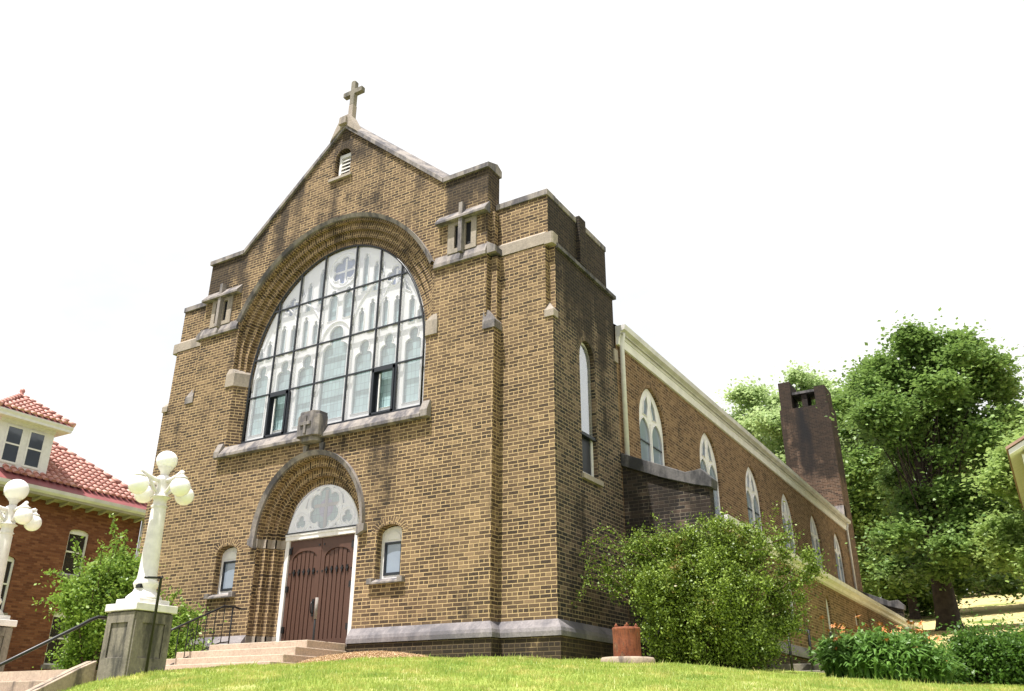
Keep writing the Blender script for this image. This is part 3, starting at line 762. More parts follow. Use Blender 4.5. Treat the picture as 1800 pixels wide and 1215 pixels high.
# doors and frame
b = MB(); b.box(XC-1.0,XC-.895,.19,.34,.73,2.90); b.box(XC+.895,XC+1.0,.19,.34,.73,2.90); b.box(XC-1.0,XC+1.0,.17,.34,2.90,3.03); b.box(XC-1.0,XC+1.0,.155,.19,2.985,3.03)
fr = b.build('door_frame', M['white'], church, bevel=.006)
b = MB(); b.box(XC-1.0,XC+1.0,.145,.154,3.035,3.055); b.build('storm_edge', M['frame_dark'], fr)
for sx in (-1, 1):
    xa, xb = sorted((XC+sx*.006, XC+sx*.893)); b = MB()
    b.box(xa, xb, .27, .31, .745, 2.895)
    st = .10; xi0, xi1 = xa+st, xb-st
    pan = [(xi0,.90)] + seg_arch(xi0, xi1, 2.50, .17, 10) + [(xi1,.90)]
    b.prism('y', [(xa,.745),(xb,.745),(xb,2.895),(xa,2.895)], .235, .269, [pan])
    n = 6; w = (xi1-xi0)/n
    for k in range(n): b.box(xi0+k*w+.012, xi0+(k+1)*w-.012, .252, .2699, .90, 2.50 + .17*math.sin(PI*(k+.5)/n)*.96)
    dl = b.build('door_leaf', M['door'], church)
    b = MB()
    for z in (1.05, 1.85, 2.62):
        x_h = XC+sx*.885; b.box(min(x_h,x_h-sx*.06), max(x_h,x_h-sx*.06), .20, .236, z, z+.12); b.cut()
    for k in range(4): b.lathe([(0,.03),(.022,.015),(.028,0)], (0,0,0), 8) if False else None
    b.build_pieces('hinge', M['black'], dl)
    b = MB()
    for k in range(5):
        x = xi0 + (k+.5)*(xi1-xi0)/5; b.box(x-.03,x+.03,.222,.234 if False else .2515,2.22,2.26); b.box(x-.012,x+.012,.225,.252,2.17,2.30); b.cut()
    for x in (xa+.06, xb-.06): b.box(x-.018,x+.018,.225,.2345,2.20,2.236); b.cut(); b.box(x-.018,x+.018,.225,.2345,2.74,2.776); b.cut()
    b.build_pieces('stud', M['black'], dl)
    if sx < 0:
        b = MB(); b.tube([(XC-.10,.235,1.62),(XC-.10,.19,1.62),(XC-.10,.165,1.56),(XC-.10,.165,1.46),(XC-.10,.19,1.40),(XC-.10,.235,1.40)], .012, 6); b.box(XC-.13,XC-.07,.225,.2345,1.34,1.68); b.build('handle', M['black'], dl)
# tympanum
ty = down(ell(.995,1.065,XC,2.925,40)[1:-1], 3.03) if False else [p for p in ell(.995,1.065,XC,2.925,40) if p[1] > 3.05]
ty = [(ty[0][0]-.003,3.05)] + ty + [(ty[-1][0]+.003,3.05)]
cz = 3.52; sext = foil(XC-.01, cz, .44, 6, 0, .28, 1.02)
tre = lambda cx: foil(cx, 3.27, .15, 3, 0, .45)
hs = [sext, tre(XC-.64), tre(XC+.64), [(XC-.56,3.55),(XC-.48,3.78),(XC-.47,3.55)], [(XC+.54,3.55),(XC+.46,3.8),(XC+.46,3.55)], [(XC-.30,3.90),(XC-.18,3.99),(XC-.2,3.89)], [(XC+.28,3.9),(XC+.18,3.99),(XC+.2,3.89)],
      [(XC-.40,3.10),(XC-.26,3.14),(XC-.36,3.2)], [(XC+.38,3.10),(XC+.26,3.14),(XC+.36,3.2)]]
b = MB(); b.prism('y', ty, .215, .25, hs, sides=False, cap1=False); tymp = b.build('tympanum', M['tracery'], church)
b = MB(); b.prism('y', ty, .262, .27, sides=False, cap1=False); b.build('tympanum_glass', M['st_green'], tymp)
b = MB(); b.prism('y', foil(XC,cz,.20,16,0,.02), .255, .258, sides=False); b.build('violet_glass', M['st_violet'], tymp)
b = MB(); b.prism('y', [(XC-.035,3.10),(XC-.03,3.87),(XC-.055,3.90),(XC+.055,3.90),(XC+.03,3.87),(XC+.045,3.10)], .240, .252); b.prism('y', [(XC-.33,3.53),(XC-.33,3.62),(XC+.33,3.62),(XC+.33,3.53),(XC+.3,3.55),(XC-.3,3.55)], .242, .250)
b.build('glass_cross', M['stone_pale'], tymp)
b = MB()
for q in hs: b.tube([(x,.212,z) for x,z in q] + [(q[0][0],.212,q[0][1])], .012, 5, False)
b.tube([(XC+.48*math.cos(t*PI/16), .21, cz+.49*math.sin(t*PI/16)) for t in range(33)], .016, 6)
for sx in (-1,1): b.tube([(XC+sx*.64+.2*math.cos(t*PI/12), .21, 3.27+.2*math.sin(t*PI/12)) for t in range(25)], .013, 6)
b.build('tracery_rib', M['tracery'], tymp)
b = MB(); b.prism('y', ty, .150, .152, sides=False, cap1=False); b.build('storm_pane', M['storm'], tymp)

# small front windows
def small_window(x0, x1, lab):
    b = MB(); y0 = YF+.16; cx = (x0+x1)/2
    arch = [(x0,1.85)] + seg_arch(x0,x1,2.70,.15,10) + [(x1,1.85)]
    inner = [(x0+.09,1.95),(x0+.09,2.55),(x1-.09,2.55),(x1-.09,1.95)]
    b.prism('y', arch, y0, y0+.05, [inner]); w = b.build('front_window', M['white'], church); w['label'] = lab
    b = MB(); b.prism('y', [(cx-.16,2.60)] + seg_arch(cx-.16,cx+.16,2.60,.16,8)[1:-1] + [(cx+.16,2.60)], y0-.012, y0-.002); b.build('arched_panel', M['cream'], w)
    b = MB(); b.prism('y', [(x0+.085,1.94),(x0+.085,2.56),(x1-.085,2.56),(x1-.085,1.94)], y0-.015, y0+.03, [[(x0+.13,1.99),(x0+.13,2.52),(x1-.13,2.52),(x1-.13,1.99)]]); b.build('sash', M['frame_dark'], w)
    b = MB(); b.box(x0+.12,x1-.12,y0+.01,y0+.02,1.98,2.53); b.build('pane', M['glass_sky'], w)
    b = MB(); b.prism('x', [(YF-.09,1.77),(YF-.09,1.80),(YF+.02,1.86),(y0+.02,1.87),(y0+.02,1.77)], x0-.0, x1+.0)
    b.box(x0-.12,x0,YF-.09,YF+.05,1.77,1.87); b.box(x1,x1+.12,YF-.09,YF+.05,1.77,1.87); b.build('sill', M['stone'], w, bevel=.005)
    vouss(seg_arch(x0-.15,x1+.15,2.70,.32,10), seg_arch(x0,x1,2.70,.17,10), YF-.004, 'window_arch', M['brick'], church)
small_window(-3.75,-3.15,'small arched front window right of the doors'); small_window(-8.18,-7.56,'small arched front window left of the doors')

# tower side window
b = MB(); y0, y1 = 1.08, 1.76
W = [(y0,3.70)] + seg_arch(y0,y1,6.10,.42,12) + [(y1,3.70)]
b.prism('x', [(y,z) for y,z in W], -.10, -.14, [[(y0+.07,3.80),(y0+.07,6.08)] + seg_arch(y0+.07,y1-.07,6.08,.36,10) + [(y1-.07,6.08),(y1-.07,3.80)]])
w = b.build('tower_window', M['white'], church); w['label'] = 'tall narrow arched window in the side of the right tower'
b = MB(); b.prism('x', [(y0+.02,4.52)] + seg_arch(y0+.02,y1-.02,6.08,.36,10) + [(y1-.02,4.52)], -.105, -.108, sides=False); b.build('pane', M['st_sky'], w)
b = MB(); b.prism('x', [(y0,4.52)] + seg_arch(y0,y1,6.08,.38,10) + [(y1,4.52)], -.085, -.086, sides=False); b.build('storm_pane', M['storm'], w)
b = MB(); b.box(-.13,-.125,y0,y1,3.7,4.6); b.box(-.10,-.03,y0,y1,4.50,4.56); b.box(-.11,-.06,y0,y0+.05,3.7,4.55); b.build('open_sash', M['frame_dark'], w)
b = MB(); b.box(-.10,.06,y0-.06,y1+.10,3.60,3.70); b.build('sill', M['stone_pale'], w, bevel=.006)
def ringx(Lo, Li, x, name, mat, parent):
    b = MB(); d = 0
    for i in range(len(Lo)-1):
        L = math.dist(Lo[i], Lo[i+1]); b.face([(x,*Lo[i]),(x,*Lo[i+1]),(x,*Li[i+1]),(x,*Li[i])], [(0,d),(0,d+L),(math.dist(Lo[i],Li[i]),d+L),(math.dist(Lo[i],Li[i]),d)]); d += L
    return b.build(name, mat, parent)
ringx(seg_arch(y0-.16,y1+.16,6.10,.60,14), seg_arch(y0,y1,6.10,.42,14), .004, 'window_arch', M['brick_side'], church)

# nave
NY = 26.5; NW = [3.96 + 3.9*i for i in range(6)]; ww = 1.56
def nav(y0, dx=0.0): 
    return [(y0+dx,4.34)] + gothic(ww/2-dx, .96-dx, y0+ww/2, 5.62) + [(y0+ww-dx,4.34)]
b = MB(); b.prism('x', [(2.86,-.8),(NY,-.8),(NY,7.3),(2.86,7.3)], 0, -.12, [nav(y) for y in NW], sides=False, cap1=False)
b.face([(-11.2,2.86,-.8),(-11.2,NY,-.8),(-11.2,NY,7.3),(-11.2,2.86,7.3)])
b.face([(-11.2,NY,-.8),(0,NY,-.8),(0,NY,7.42),(XC,NY,12.5),(-11.2,NY,7.42)])
b.build('nave_wall', M['brick_nave'], church)
b = MB(); t = .12
for sx in (-1, 1):
    e = (XC+sx*5.75, 7.35); r_ = (XC, 12.45)
    mx, mz = e[0]+(r_[0]-e[0])*.4, e[1]+(r_[1]-e[1])*.4
    for t_ in (0, t): b.face([(mx,.2,mz-t_),(mx,2.88,mz-t_),(e[0],2.88,e[1]-t_),(e[0],NY+.1,e[1]-t_),(r_[0],NY+.1,r_[1]-t_),(r_[0],.2,r_[1]-t_)])
rf = b.build('roof', M['roof'], church)
b = MB(); b.prism('y', [(.0,7.18),(.10,7.18),(.12,7.24),(.12,7.30),(.22,7.33),(.24,7.44),(.0,7.44)], 2.88, NY+.12)
b.build('eaves_gutter', M['gutter'], church)
b = MB(); b.prism('y', [(.002,7.0),(.06,7.0),(.08,7.179),(.002,7.179)], 2.88, NY); b.build('eaves_moulding', M['cream'], church)
b = MB(); b.tube([(.12,3.02,7.3),(.11,3.02,7.2),(.08,3.02,7.05),(.08,3.02,4.42)], .055, 8); b.cut(); b.tube([(.12,26.35,7.3),(.08,26.35,7.05),(.08,26.35,4.35)], .055, 8); b.build_pieces('downspout', M['gutter_pipe'], church)
for i, y in enumerate(NW):
    cy = y + ww/2; b = MB(); fx = -.07
    inner_h = []
    for s_ in (-1, 1):
        c = cy + s_*.36; inner_h.append([(c-.315,4.42)] + gothic(.315,.42,c,5.36,8) + [(c+.315,4.42)])
    inner_h.append([(cy-.40,5.86),(cy-.31,6.18),(cy-.13,6.36),(cy-.07,6.12),(cy-.16,5.84)]); inner_h.append([(2*cy-a,z) for a, z in inner_h[-1]][::-1])
    b.prism('x', nav(y, .01), fx, fx-.05, inner_h); w = b.build('nave_window', M['white'], church); 
    if i == 0: w['label'] = 'tall twin light arched window nearest the tower'
    b = MB()
    for h_ in inner_h: b.tube([(fx+.004,a,z) for a, z in h_] + [(fx+.004,*h_[0])], .018, 5, False)
    b.box(fx,fx+.03,cy-.03,cy+.03,4.42,5.7); b.build('tracery_rib', M['white'], w)
    b = MB(); b.prism('x', nav(y, .02), fx-.03, fx-.031, sides=False); b.build('pane', M['glass_sky'], w)
    b = MB(); b.box(fx-.02,fx+.0,y+.05,y+ww-.05,5.20,5.225); b.build('glazing_bar', M['frame_dark'], w)
    Lo = gothic(ww/2+.16, .96+.16, cy, 5.62); Li = gothic(ww/2, .96, cy, 5.62)
    ringx(Lo, Li, .004, 'window_arch', M['brick_nave'], church)
# aisle
AX = 1.8
aw = [8.05, 11.9, 15.75, 19.6, 23.4]
ah = [[(y,1.62)] + gothic(.25,.32,y+.25,2.30,6) + [(y+.5,1.62)] for y in aw]
b = MB(); b.prism('x', [(3.15,-.8),(26.1,-.8),(26.1,2.96),(3.15,2.96)], AX, AX-.1, ah, sides=False, cap1=False)
b.box(1.0, AX-.001, 26.4, 32, -.8, 3.0)
b.build('aisle_wall', M['brick_nave'], church)
b = MB(); b.face([(0,3.15,4.34),(AX+.1,3.15,3.0),(AX+.1,26.1,3.0),(0,26.1,4.34)]); b.build('aisle_roof', M['roof'], church)
b = MB(); b.prism('y', [(AX,2.86),(AX+.09,2.88),(AX+.11,2.95),(AX+.22,2.99),(AX+.24,3.10),(AX,3.10)], 3.16, 26.08)
b.prism('y', [(AX,2.95),(AX+.12,3.0),(AX+.22,3.06),(AX+.24,3.18),(AX,3.18)], 26.42, 32); b.build('aisle_gutter', M['cream'], church)
b = MB(); b.tube([(AX+.1,26.0,2.95),(AX+.06,26.0,2.8),(AX+.06,26.0,.5)], .05, 8); b.cut(); b.tube([(AX+.1,26.6,2.95),(AX+.06,26.6,.5)], .05, 8); b.build_pieces('downspout', M['gutter_pipe'], church)
def end_wall(y0, y1, bm, sm):
    b = MB(); b.prism('y', [(0.002,-.8),(AX,-.8),(AX,3.65),(1.5,3.72),(1.0,3.86),(0.002,4.30)], y0, y1); ew = b.build('aisle_end_wall', bm, church)
    b = MB(); b.prism('y', [(-.0,4.27),(1.0,3.85),(1.5,3.68),(1.87,3.58),(1.89,3.76),(1.68,3.98),(1.55,3.96),(1.36,3.95),(.95,4.13),(.0,4.54)], y0-.07, y1+.06); b.build('coping', sm, ew, bevel=.015)
end_wall(2.90, 3.14, M['brick_sooty'], M['stone_dark']); end_wall(26.11, 26.4, M['brick_sooty'], M['stone_dark'])
for y, hq in zip(aw, ah):
    b = MB(); b.prism('x', hq, AX-.06, AX-.1, [[(y+.06,1.70)] + gothic(.19,.25,y+.25,2.28,6) + [(y+.44,1.70)]]); w = b.build('aisle_window', M['white'], church)
    b = MB(); b.prism('x', hq, AX-.09, AX-.091, sides=False); b.build('pane', M['glass_sky'], w)
    b = MB(); b.box(AX-.06, AX+.06, y-.1, y+.6, 1.50, 1.615); b.build('sill', M['stone'], w)
    ringx(gothic(.37,.45,y+.25,2.30,8), gothic(.25,.32,y+.25,2.30,8), AX+.004, 'window_arch', M['brick_nave'], church)
# rear kneeler
b = MB(); b.prism('x', [(26.45,7.3),(26.45,7.75),(26.55,8.15),(26.9,8.15),(26.9,7.3)], -.35, .05); b.build('kneeler', M['stone'], church)
# chimney
b = MB(); b.box(-2.20,.05,26.62,28.1,2,12.95)
for (x0,x1,z) in ((-2.14,-1.60,14.33),(-.52,-.03,13.88)): b.box(x0,x1,26.68,28.04,12.9,z)
b.box(-1.60,-.52,27.98,28.04,13.02,13.1); b.box(-1.18,-.92,26.9,27.8,12.951,13.68)
ch = b.build('chimney', M['brick_chimney'], church)
b = MB(); b.box(-1.60,-.52,26.8,27.95,13.68,13.80); b.build('cap_slab', M['stone_dark'], ch)

# ------------------------------------------------------------------ steps, landing, path
b = MB()
for k, (zt, dx, dy) in enumerate(((.73,0,0),(.60,.52,.30),(.46,1.02,.60),(.33,1.10,.92),(.20,1.18,1.25))):
    b.box(-6.68-dx, -4.2+(.004*k), -1.39-dy, YF-.14 if k == 0 else -1.30, zt-.14 if k else -.3, zt) if k == 0 else b.box(-6.68-dx, -4.2+.035*k, -1.39-dy, -.39, zt-.6, zt - .0)
st = b.build('entrance_steps', M['step'], None, bevel=.012)
tag(st, 'pale concrete steps and landing in front of the brown church doors', 'steps')
b = MB(); b.prism('z', [(-7.95,-5.30),(-4.72,-5.30),(-4.72,-2.3),(-7.95,-2.3)], -.25, .09); o = b.build('path', M['step'], None); tag(o, None, None, None, 'structure')
b = MB()
for k in range(9): b.box(-7.95, -4.86, -5.30-.34*(k+1), -5.30-.34*k, -2.5, .09-.155*(k+1)-.0)
for k in range(9): b.box(-7.95, -4.86, -5.30-.34*k-.03, -5.30-.34*k+.0, -2.5, .09-.155*k) if False else None
o = b.build('garden_steps', M['step_old'], None, bevel=.012); tag(o, 'stained concrete steps climbing between the two lamp piers', 'steps')
def cheek(x0, x1, lab):
    b = MB(); P = [(-5.06,-2.4),(-5.06,.21),(-5.3,.10),(-5.6,-.06),(-5.95,-.24),(-8.6,-1.42),(-8.6,-2.4)]
    b.prism('x', P, x0, x1); o = b.build('cheek_wall', M['step_old'], None, bevel=.01); tag(o, lab, 'wall')
    
cheek(-4.86, -4.62, 'low curved concrete cheek wall running down from the right lamp pier')
cheek(-8.25, -8.0, 'low concrete cheek wall running down from the left lamp pier') 

# ------------------------------------------------------------------ lamp piers and lamps
def pier(x, y, lab):
    p = empty('lamp_pier', (x, y, 0), lab, 'pier', 'concrete lamp piers'); w = .30
    b = MB(); b.prism('z', [(x-w,y-w),(x+w,y-w),(x+w,y+w),(x-w,y+w)], -1.2, .86)
    bd = b.build('shaft', M['concrete'], p, bevel=.012)
    b = MB()   # raised border around sunk panels
    for sx, sy in ((0,-1),(1,0),(-1,0),(0,1)):
        c0 = w; c1 = w+.025
        for (u0,u1,z0,z1) in ((-w,-.19,-.3,.84),(.19,w,-.3,.84),(-.19,.19,.70,.84),(-.19,.19,-.3,.24)):
            if sx == 0: b.box(x+u0,x+u1,*sorted((y+sy*c0, y+sy*c1)),z0,z1)
            else: b.box(*sorted((x+sx*c0, x+sx*c1)),y+u0,y+u1,z0,z1)
    b.build('panel_border', M['concrete'], p, bevel=.006)
    b = MB(); b.box(x-.35,x+.35,y-.35,y+.35,.862,.965); b.build('cap', M['lampwhite'], p, bevel=.01)
pier(-4.27,-4.74,'weathered concrete pier with a white cap at the right of the garden steps')
pier(-8.30,-4.74,'weathered concrete pier with a white cap at the left edge of the photo')
def lamp(x, y, rtop, lab):
    p = empty('street_lamp', (x, y, .966), lab, 'lamp post', 'white five globe lamp posts')
    b = MB(); b.box(x-.26,x+.26,y-.26,y+.26,.967,1.04); b.build('base_plate', M['lampwhite'], p, bevel=.01)
    prof = [(.0,1.04),(.24,1.04),(.25,1.07),(.22,1.10),(.165,1.15),(.15,1.20),(.17,1.24),(.18,1.27),(.16,1.31),(.135,1.33),(.145,1.345),(.135,1.36),(.128,1.6),(.115,2.0),(.108,2.36),(.10,2.385),(.125,2.41),(.10,2.43),(.095,2.50),(.12,2.535),(.15,2.55),(.11,2.57),(.085,2.62),(.085,2.75),(.10,2.80),(.10,2.86),(.05,2.9),(0,2.9)]
    b = MB(); b.lathe(prof, (x,y,0), 28); b.build('column', M['lampwhite'], p)
    for (dx, dy) in ((1,0),(-1,0),(0,1),(0,-1)):
        r0 = .42; b = MB()
        pth = [(x+dx*.06,y+dy*.06,2.80),(x+dx*.18,y+dy*.18,2.805),(x+dx*.30,y+dy*.30,2.84),(x+dx*r0,y+dy*r0,2.90)]
        b.tube(pth, [.04,.036,.032,.030], 8)
        b.tube([(x+dx*.07,y+dy*.07,2.60),(x+dx*.14,y+dy*.14,2.66),(x+dx*.22,y+dy*.22,2.76),(x+dx*.27,y+dy*.27,2.82)], [.03,.026,.024,.02], 6)
        b.tube([(x+dx*r0,y+dy*r0,2.905),(x+dx*r0,y+dy*r0,2.83)], .028, 8)
        b.lathe([(0,.0),(.035,0),(.05,-.02),(.085,-.035),(.09,-.055),(.07,-.06),(0,-.06)], (x+dx*r0,y+dy*r0,2.845), 16)
        arm = b.build('arm', M['lampwhite'], p)
        cc = Vector((x+dx*r0,y+dy*r0,2.66)); b = MB(); b.lathe([(.145*math.sin(t*PI/16), .145*-math.cos(t*PI/16)) for t in range(17)], cc, 28); b.build('globe', M['globe'], arm)
    b = MB(); b.lathe([(0,2.88),(.06,2.9),(.07,2.95),(.11,3.0),(.115,3.03),(.0,3.03)], (x,y,0), 20); b.build('globe_cup', M['lampwhite'], p)
    zc = 2.985 + rtop*.9; b = MB(); b.lathe([(rtop*math.sin(t*PI/18), -rtop*.97*math.cos(t*PI/18)) for t in range(19)], (x,y,zc), 30); b.build('globe', M['globe'], p)
    b = MB(); b.box(x+.0,x+.10,y-.168,y-.10,1.195,1.25); b.build('access_hole', M['dark'], p)
lamp(-4.27,-4.74,.158,'white five globe lamp post on the right pier in front of the church wall')
lamp(-8.30,-4.74,.20,'white five globe lamp post cut by the left edge, with the bigger top globe')

# rails
def rail_obj(name, paths, r, mat, lab, cat, extra=None):
    b = MB(); b.tube(paths[0], r, 8); o = b.build(name, mat, None); tag(o, lab, cat)
    for pp, nm, rr in paths[1:]:
        q = MB(); q.tube(pp, rr, 8); q.build(nm, mat, o)
    return o
rail_obj('handrail', [[(-4.76,-4.95,.80),(-4.76,-5.08,.80),(-4.76,-5.2,.745),(-4.76,-5.35,.65),(-4.76,-7.6,-.62)], ([(-4.76,-7.5,-.56),(-4.76,-7.5,-1.6)],'post',.02)], .024, M['black'], 'black pipe handrail sloping down beside the garden steps from the lamp pier', 'handrail')
rail_obj('grab_rail', [[(-3.53,-5.06,0.0),(-3.53,-5.06,1.255),(-3.50,-5.06,1.275)], ([(-3.53,-5.06,1.265),(-3.60,-5.22,1.255),(-3.62,-5.26,1.25)],'top_bar',.016)], .02, M['black'], 'thin black steel rail post standing in the grass before the lamp pier', 'railing')
tp = rail_obj('rail_post', [[(-4.30,-1.14,.2),(-4.30,-1.14,1.44)]], .02, M['black'], 'single dark rail post wrapped in grey tape on the entrance steps', 'post')
q = MB(); q.tube([(-4.30,-1.14,1.10),(-4.30,-1.14,1.47)], .028, 8); q.build('tape', M['stone'], tp)
# baluster railing by the entrance steps
b = MB(); X0 = -6.86
top = [(X0,-.62,1.47),(X0,-.72,1.49),(X0,-1.0,1.48),(X0,-1.9,1.06),(X0,-2.5,.78)]
b.tube(top, .02, 8); b.lathe([(0,-.03),(.03,0),(0,.03)], (X0,-.60,1.47), 10)
rl = b.build('railing', M['black'], None); tag(rl, 'black iron railing with thin balusters on the left of the entrance steps', 'railing')
b = MB(); b.tube([(X0,-.80,.83),(X0,-1.0,.80),(X0,-1.9,.42),(X0,-2.5,.14)], .012, 6); b.build('bottom_rail', M['black'], rl)
for k in range(9):
    y = -.78 - k*.2; zt = 1.48 if y > -1.0 else 1.48 - (-1.0-y)*.467; zb = .82 if y > -.95 else .82 - (-.95-y)*.44
    q = MB(); q.tube([(X0,y,(.55 if k == 0 else zb)),(X0,y,zt)], .014 if k == 0 else .009, 6); q.build('post' if k == 0 else 'baluster', M['black'], rl)
for k in (4,):
    y = -.88-k*.2; q = MB()
    for s_ in (-1,1): q.tube([(X0,y+s_*.0,.62),(X0,y+s_*.05,.72),(X0,y+s_*.02,.80),(X0,y-s_*.05,.9),(X0,y,1.0)], .008, 5)
    q.build('scroll', M['black'], rl)
# side porch
b = MB(); b.box(1.92,3.25,5.0,6.6,-.2,.36); b.box(1.92,2.95,5.3,6.6,.361,.50); o = b.build('side_steps', M['concrete'], None, bevel=.01); tag(o, 'low grey concrete side steps half hidden behind the big bush', 'steps')
b = MB(); b.tube([(2.82,5.05,.3),(2.83,5.05,1.09),(2.60,5.05,1.11),(2.42,5.0,1.11)], .028, 8); rl2 = b.build('porch_railing', M['black'], None); tag(rl2, 'black metal side rail on the side steps behind the big bush', 'railing')
q = MB(); q.tube([(2.45,4.99,.3),(2.45,4.99,1.10)], .028, 8); q.build('post', M['black'], rl2)

# rusty stub with anchor bolts on a round slab
bx, by = 1.40,-.42; gz0 = h1(bx,by)
dr = empty('rusty_post_base', (bx,by,gz0), 'rusty steel post stub with anchor bolts on a round concrete slab', 'post base')
b = MB(); b.lathe([(0,.33),(.205,.33),(.21,.34),(.205,.55),(.212,.72),(.218,.745),(.205,.76),(.19,.76),(.185,.70),(0,.70)], (bx,by,0), 32); b.build('stub', M['rust'], dr)
b = MB(); b.lathe([(0,.12),(.40,.12),(.41,.30),(.385,.33),(0,.33)], (bx,by,0), 36); b.build('slab', M['step_old'], dr)
for k in range(4):
    a = .5+k*PI/2; q = MB(); q.tube([(bx+.15*math.cos(a),by+.15*math.sin(a),.69),(bx+.15*math.cos(a),by+.15*math.sin(a),.82)], .012, 6)
    q.lathe([(0,.775),(.03,.775),(.03,.80),(0,.80)], (bx+.15*math.cos(a),by+.15*math.sin(a),0), 6, False); q.build('anchor_bolt', M['rust'], dr)

# mulch
m, nt, bs, out = newmat('wood_chips'); g = G(nt); g.L(g.mix(g.island(), (.36,.24,.13), (.74,.56,.36)), bs.inputs['Base Color']); bs.inputs['Roughness'].default_value = .9
n = 24000; th = rng.uniform(0, 2*PI, n); rr = np.sqrt(rng.uniform(0, 1, n)); cx_ = -3.3 + 1.5*rr*np.cos(th); cy_ = -1.25 + .8*rr*np.sin(th)
cz_ = H(cx_, cy_) + .12*(1-rr**2) + .015 + .14*np.exp(-((cx_+3.9)**2/.3+(cy_+.9)**2/.2))*0
C_ = np.c_[cx_, cy_, cz_]
o = cloud_mesh('mulch', leaves(C_, .05, .45, .8, .1), 4, m); tag(o, 'tan wood chip mulch heaped against the church base', None, None, 'stuff')
b = MB()
for i in range(16):
    for k in range(5):
        def P(i, k): 
            a = 2*PI*i/16; r = k/5; x = -3.3+1.5*r*math.cos(a); y = -1.25+.8*r*math.sin(a); return (x, y, h1(x,y) + .12*(1-r*r))
        b.face([P(i,k),P(i+1,k),P(i+1,k+1),P(i,k+1)][(1 if k == 0 else 0):], None, True)
mm = flat_mat('mulch_bed', (.36,.23,.12), .95, .3, 30); o2 = b.build('mulch_mound', mm, None); tag(o2, None, None, None, 'structure')

# ------------------------------------------------------------------ rectory
RX, RY1, RY0 = -20.71, 6.69, -7.5
rect = empty('brick_house', (RX, 0, .3), 'red brick house with clay tile roof and white dormer left of the church', 'house')
def s2y(s): return RY1 - s
wins = [(1.90,2.64,3.78,5.30), (1.86,2.60,.98,2.62), (4.22,4.96,2.40,4.12), (8.0,8.75,3.78,5.30), (8.0,8.75,.98,2.62)]
holes = []
for s0,s1,z0,z1 in wins: holes.append([(s2y(s1),z0)] + seg_arch(s2y(s1),s2y(s0),z1-.12 if z1 > 3 else z1-.03,.12 if z1 > 3 else .03,6) + [(s2y(s0),z0)])
b = MB(); b.prism('x', [(RY0,-1.5),(RY1,-1.5),(RY1,6.06),(RY0,6.06)], RX, RX-.2, holes, cap1=False, sides=False)
for yy in (RY0, RY1): b.face([(RX,yy,-1.5),(RX-11,yy,-1.5),(RX-11,yy,6.06),(RX,yy,6.06)])
b.face([(RX-11,RY0,-1.5),(RX-11,RY1,-1.5),(RX-11,RY1,6.06),(RX-11,RY0,6.06)]); b.build('wall', M['brick_red'], rect)
for (s0,s1,z0,z1), hq in zip(wins, holes):
    ya, yb = s2y(s1), s2y(s0); b = MB(); zm = (z0+z1)/2
    b.prism('x', hq, RX-.08, RX-.14, [[(ya+.06,z0+.06),(ya+.06,zm-.02),(yb-.06,zm-.02),(yb-.06,z0+.06)], [(ya+.06,zm+.03),(ya+.06,z1-.17),(yb-.06,z1-.17),(yb-.06,zm+.03)]])
    w = b.build('window', M['white'], rect)
    b = MB(); b.box(RX-.13,RX-.12,ya+.05,yb-.05,z0+.05,z1-.16); b.build('pane', M['glass_dark'], w)
    b = MB(); b.box(RX-.08,RX+.08,ya-.08,yb+.08,z0-.12,z0); b.build('sill', M['stone'], w)
# eave, soffit with brackets, gutter, roof
b = MB(); b.box(RX,RX+.55,RY0-.5,RY1+.5,6.02,6.10); b.build('soffit', M['soffit'], rect)
b = MB()
for k in range(31):
    y = RY1+.2 - k*.48
    b.prism('y', [(RX+.002,6.015),(RX+.48,6.015),(RX+.44,5.985),(RX+.25,5.94),(RX+.002,5.90)], y-.045, y+.045); b.cut()
b.build_pieces('bracket', M['soffit'], rect)
b = MB(); b.prism('y', [(RX+.5,6.10),(RX+.56,6.10),(RX+.62,6.17),(RX+.63,6.28),(RX+.5,6.28)], RY0-.6, RY1+.62); b.box(RX+.49,RX+.5,RY0-.6,RY1+.6,6.02,6.28); b.build('gutter', M['gutter'], rect)
b = MB(); b.tube([(RX+.1,RY1+.02,6.0),(RX+.1,RY1+.02,.2)], .06, 8); b.build('downspout', M['white'], rect)
SL = .75
def rz(off): return 6.28 + SL*(.6-off)     # roof height at offset 'off' outwards of wall
b = MB()
e0, e1 = RY0-.6, RY1+.62; half = 6.1
r0 = (RX+.6, e0), (RX+.6, e1)
ridge_x = RX+.6-half; zr = 6.28+SL*half
b.face([(RX+.6,e0,6.28),(RX+.6,e1,6.28),(ridge_x,e1-half,zr),(ridge_x,e0+half,zr)])
b.face([(RX+.6,e1,6.28),(RX+.6-2*half,e1,6.28),(ridge_x,e1-half,zr)]); b.face([(RX+.6,e0,6.28),(RX+.6-2*half,e0,6.28),(ridge_x,e0+half,zr)])
b.face([(RX+.6-2*half,e0,6.28),(RX+.6-2*half,e1,6.28),(ridge_x,e1-half,zr),(ridge_x,e0+half,zr)])
b.build('roof', M['tile_flat'], rect)
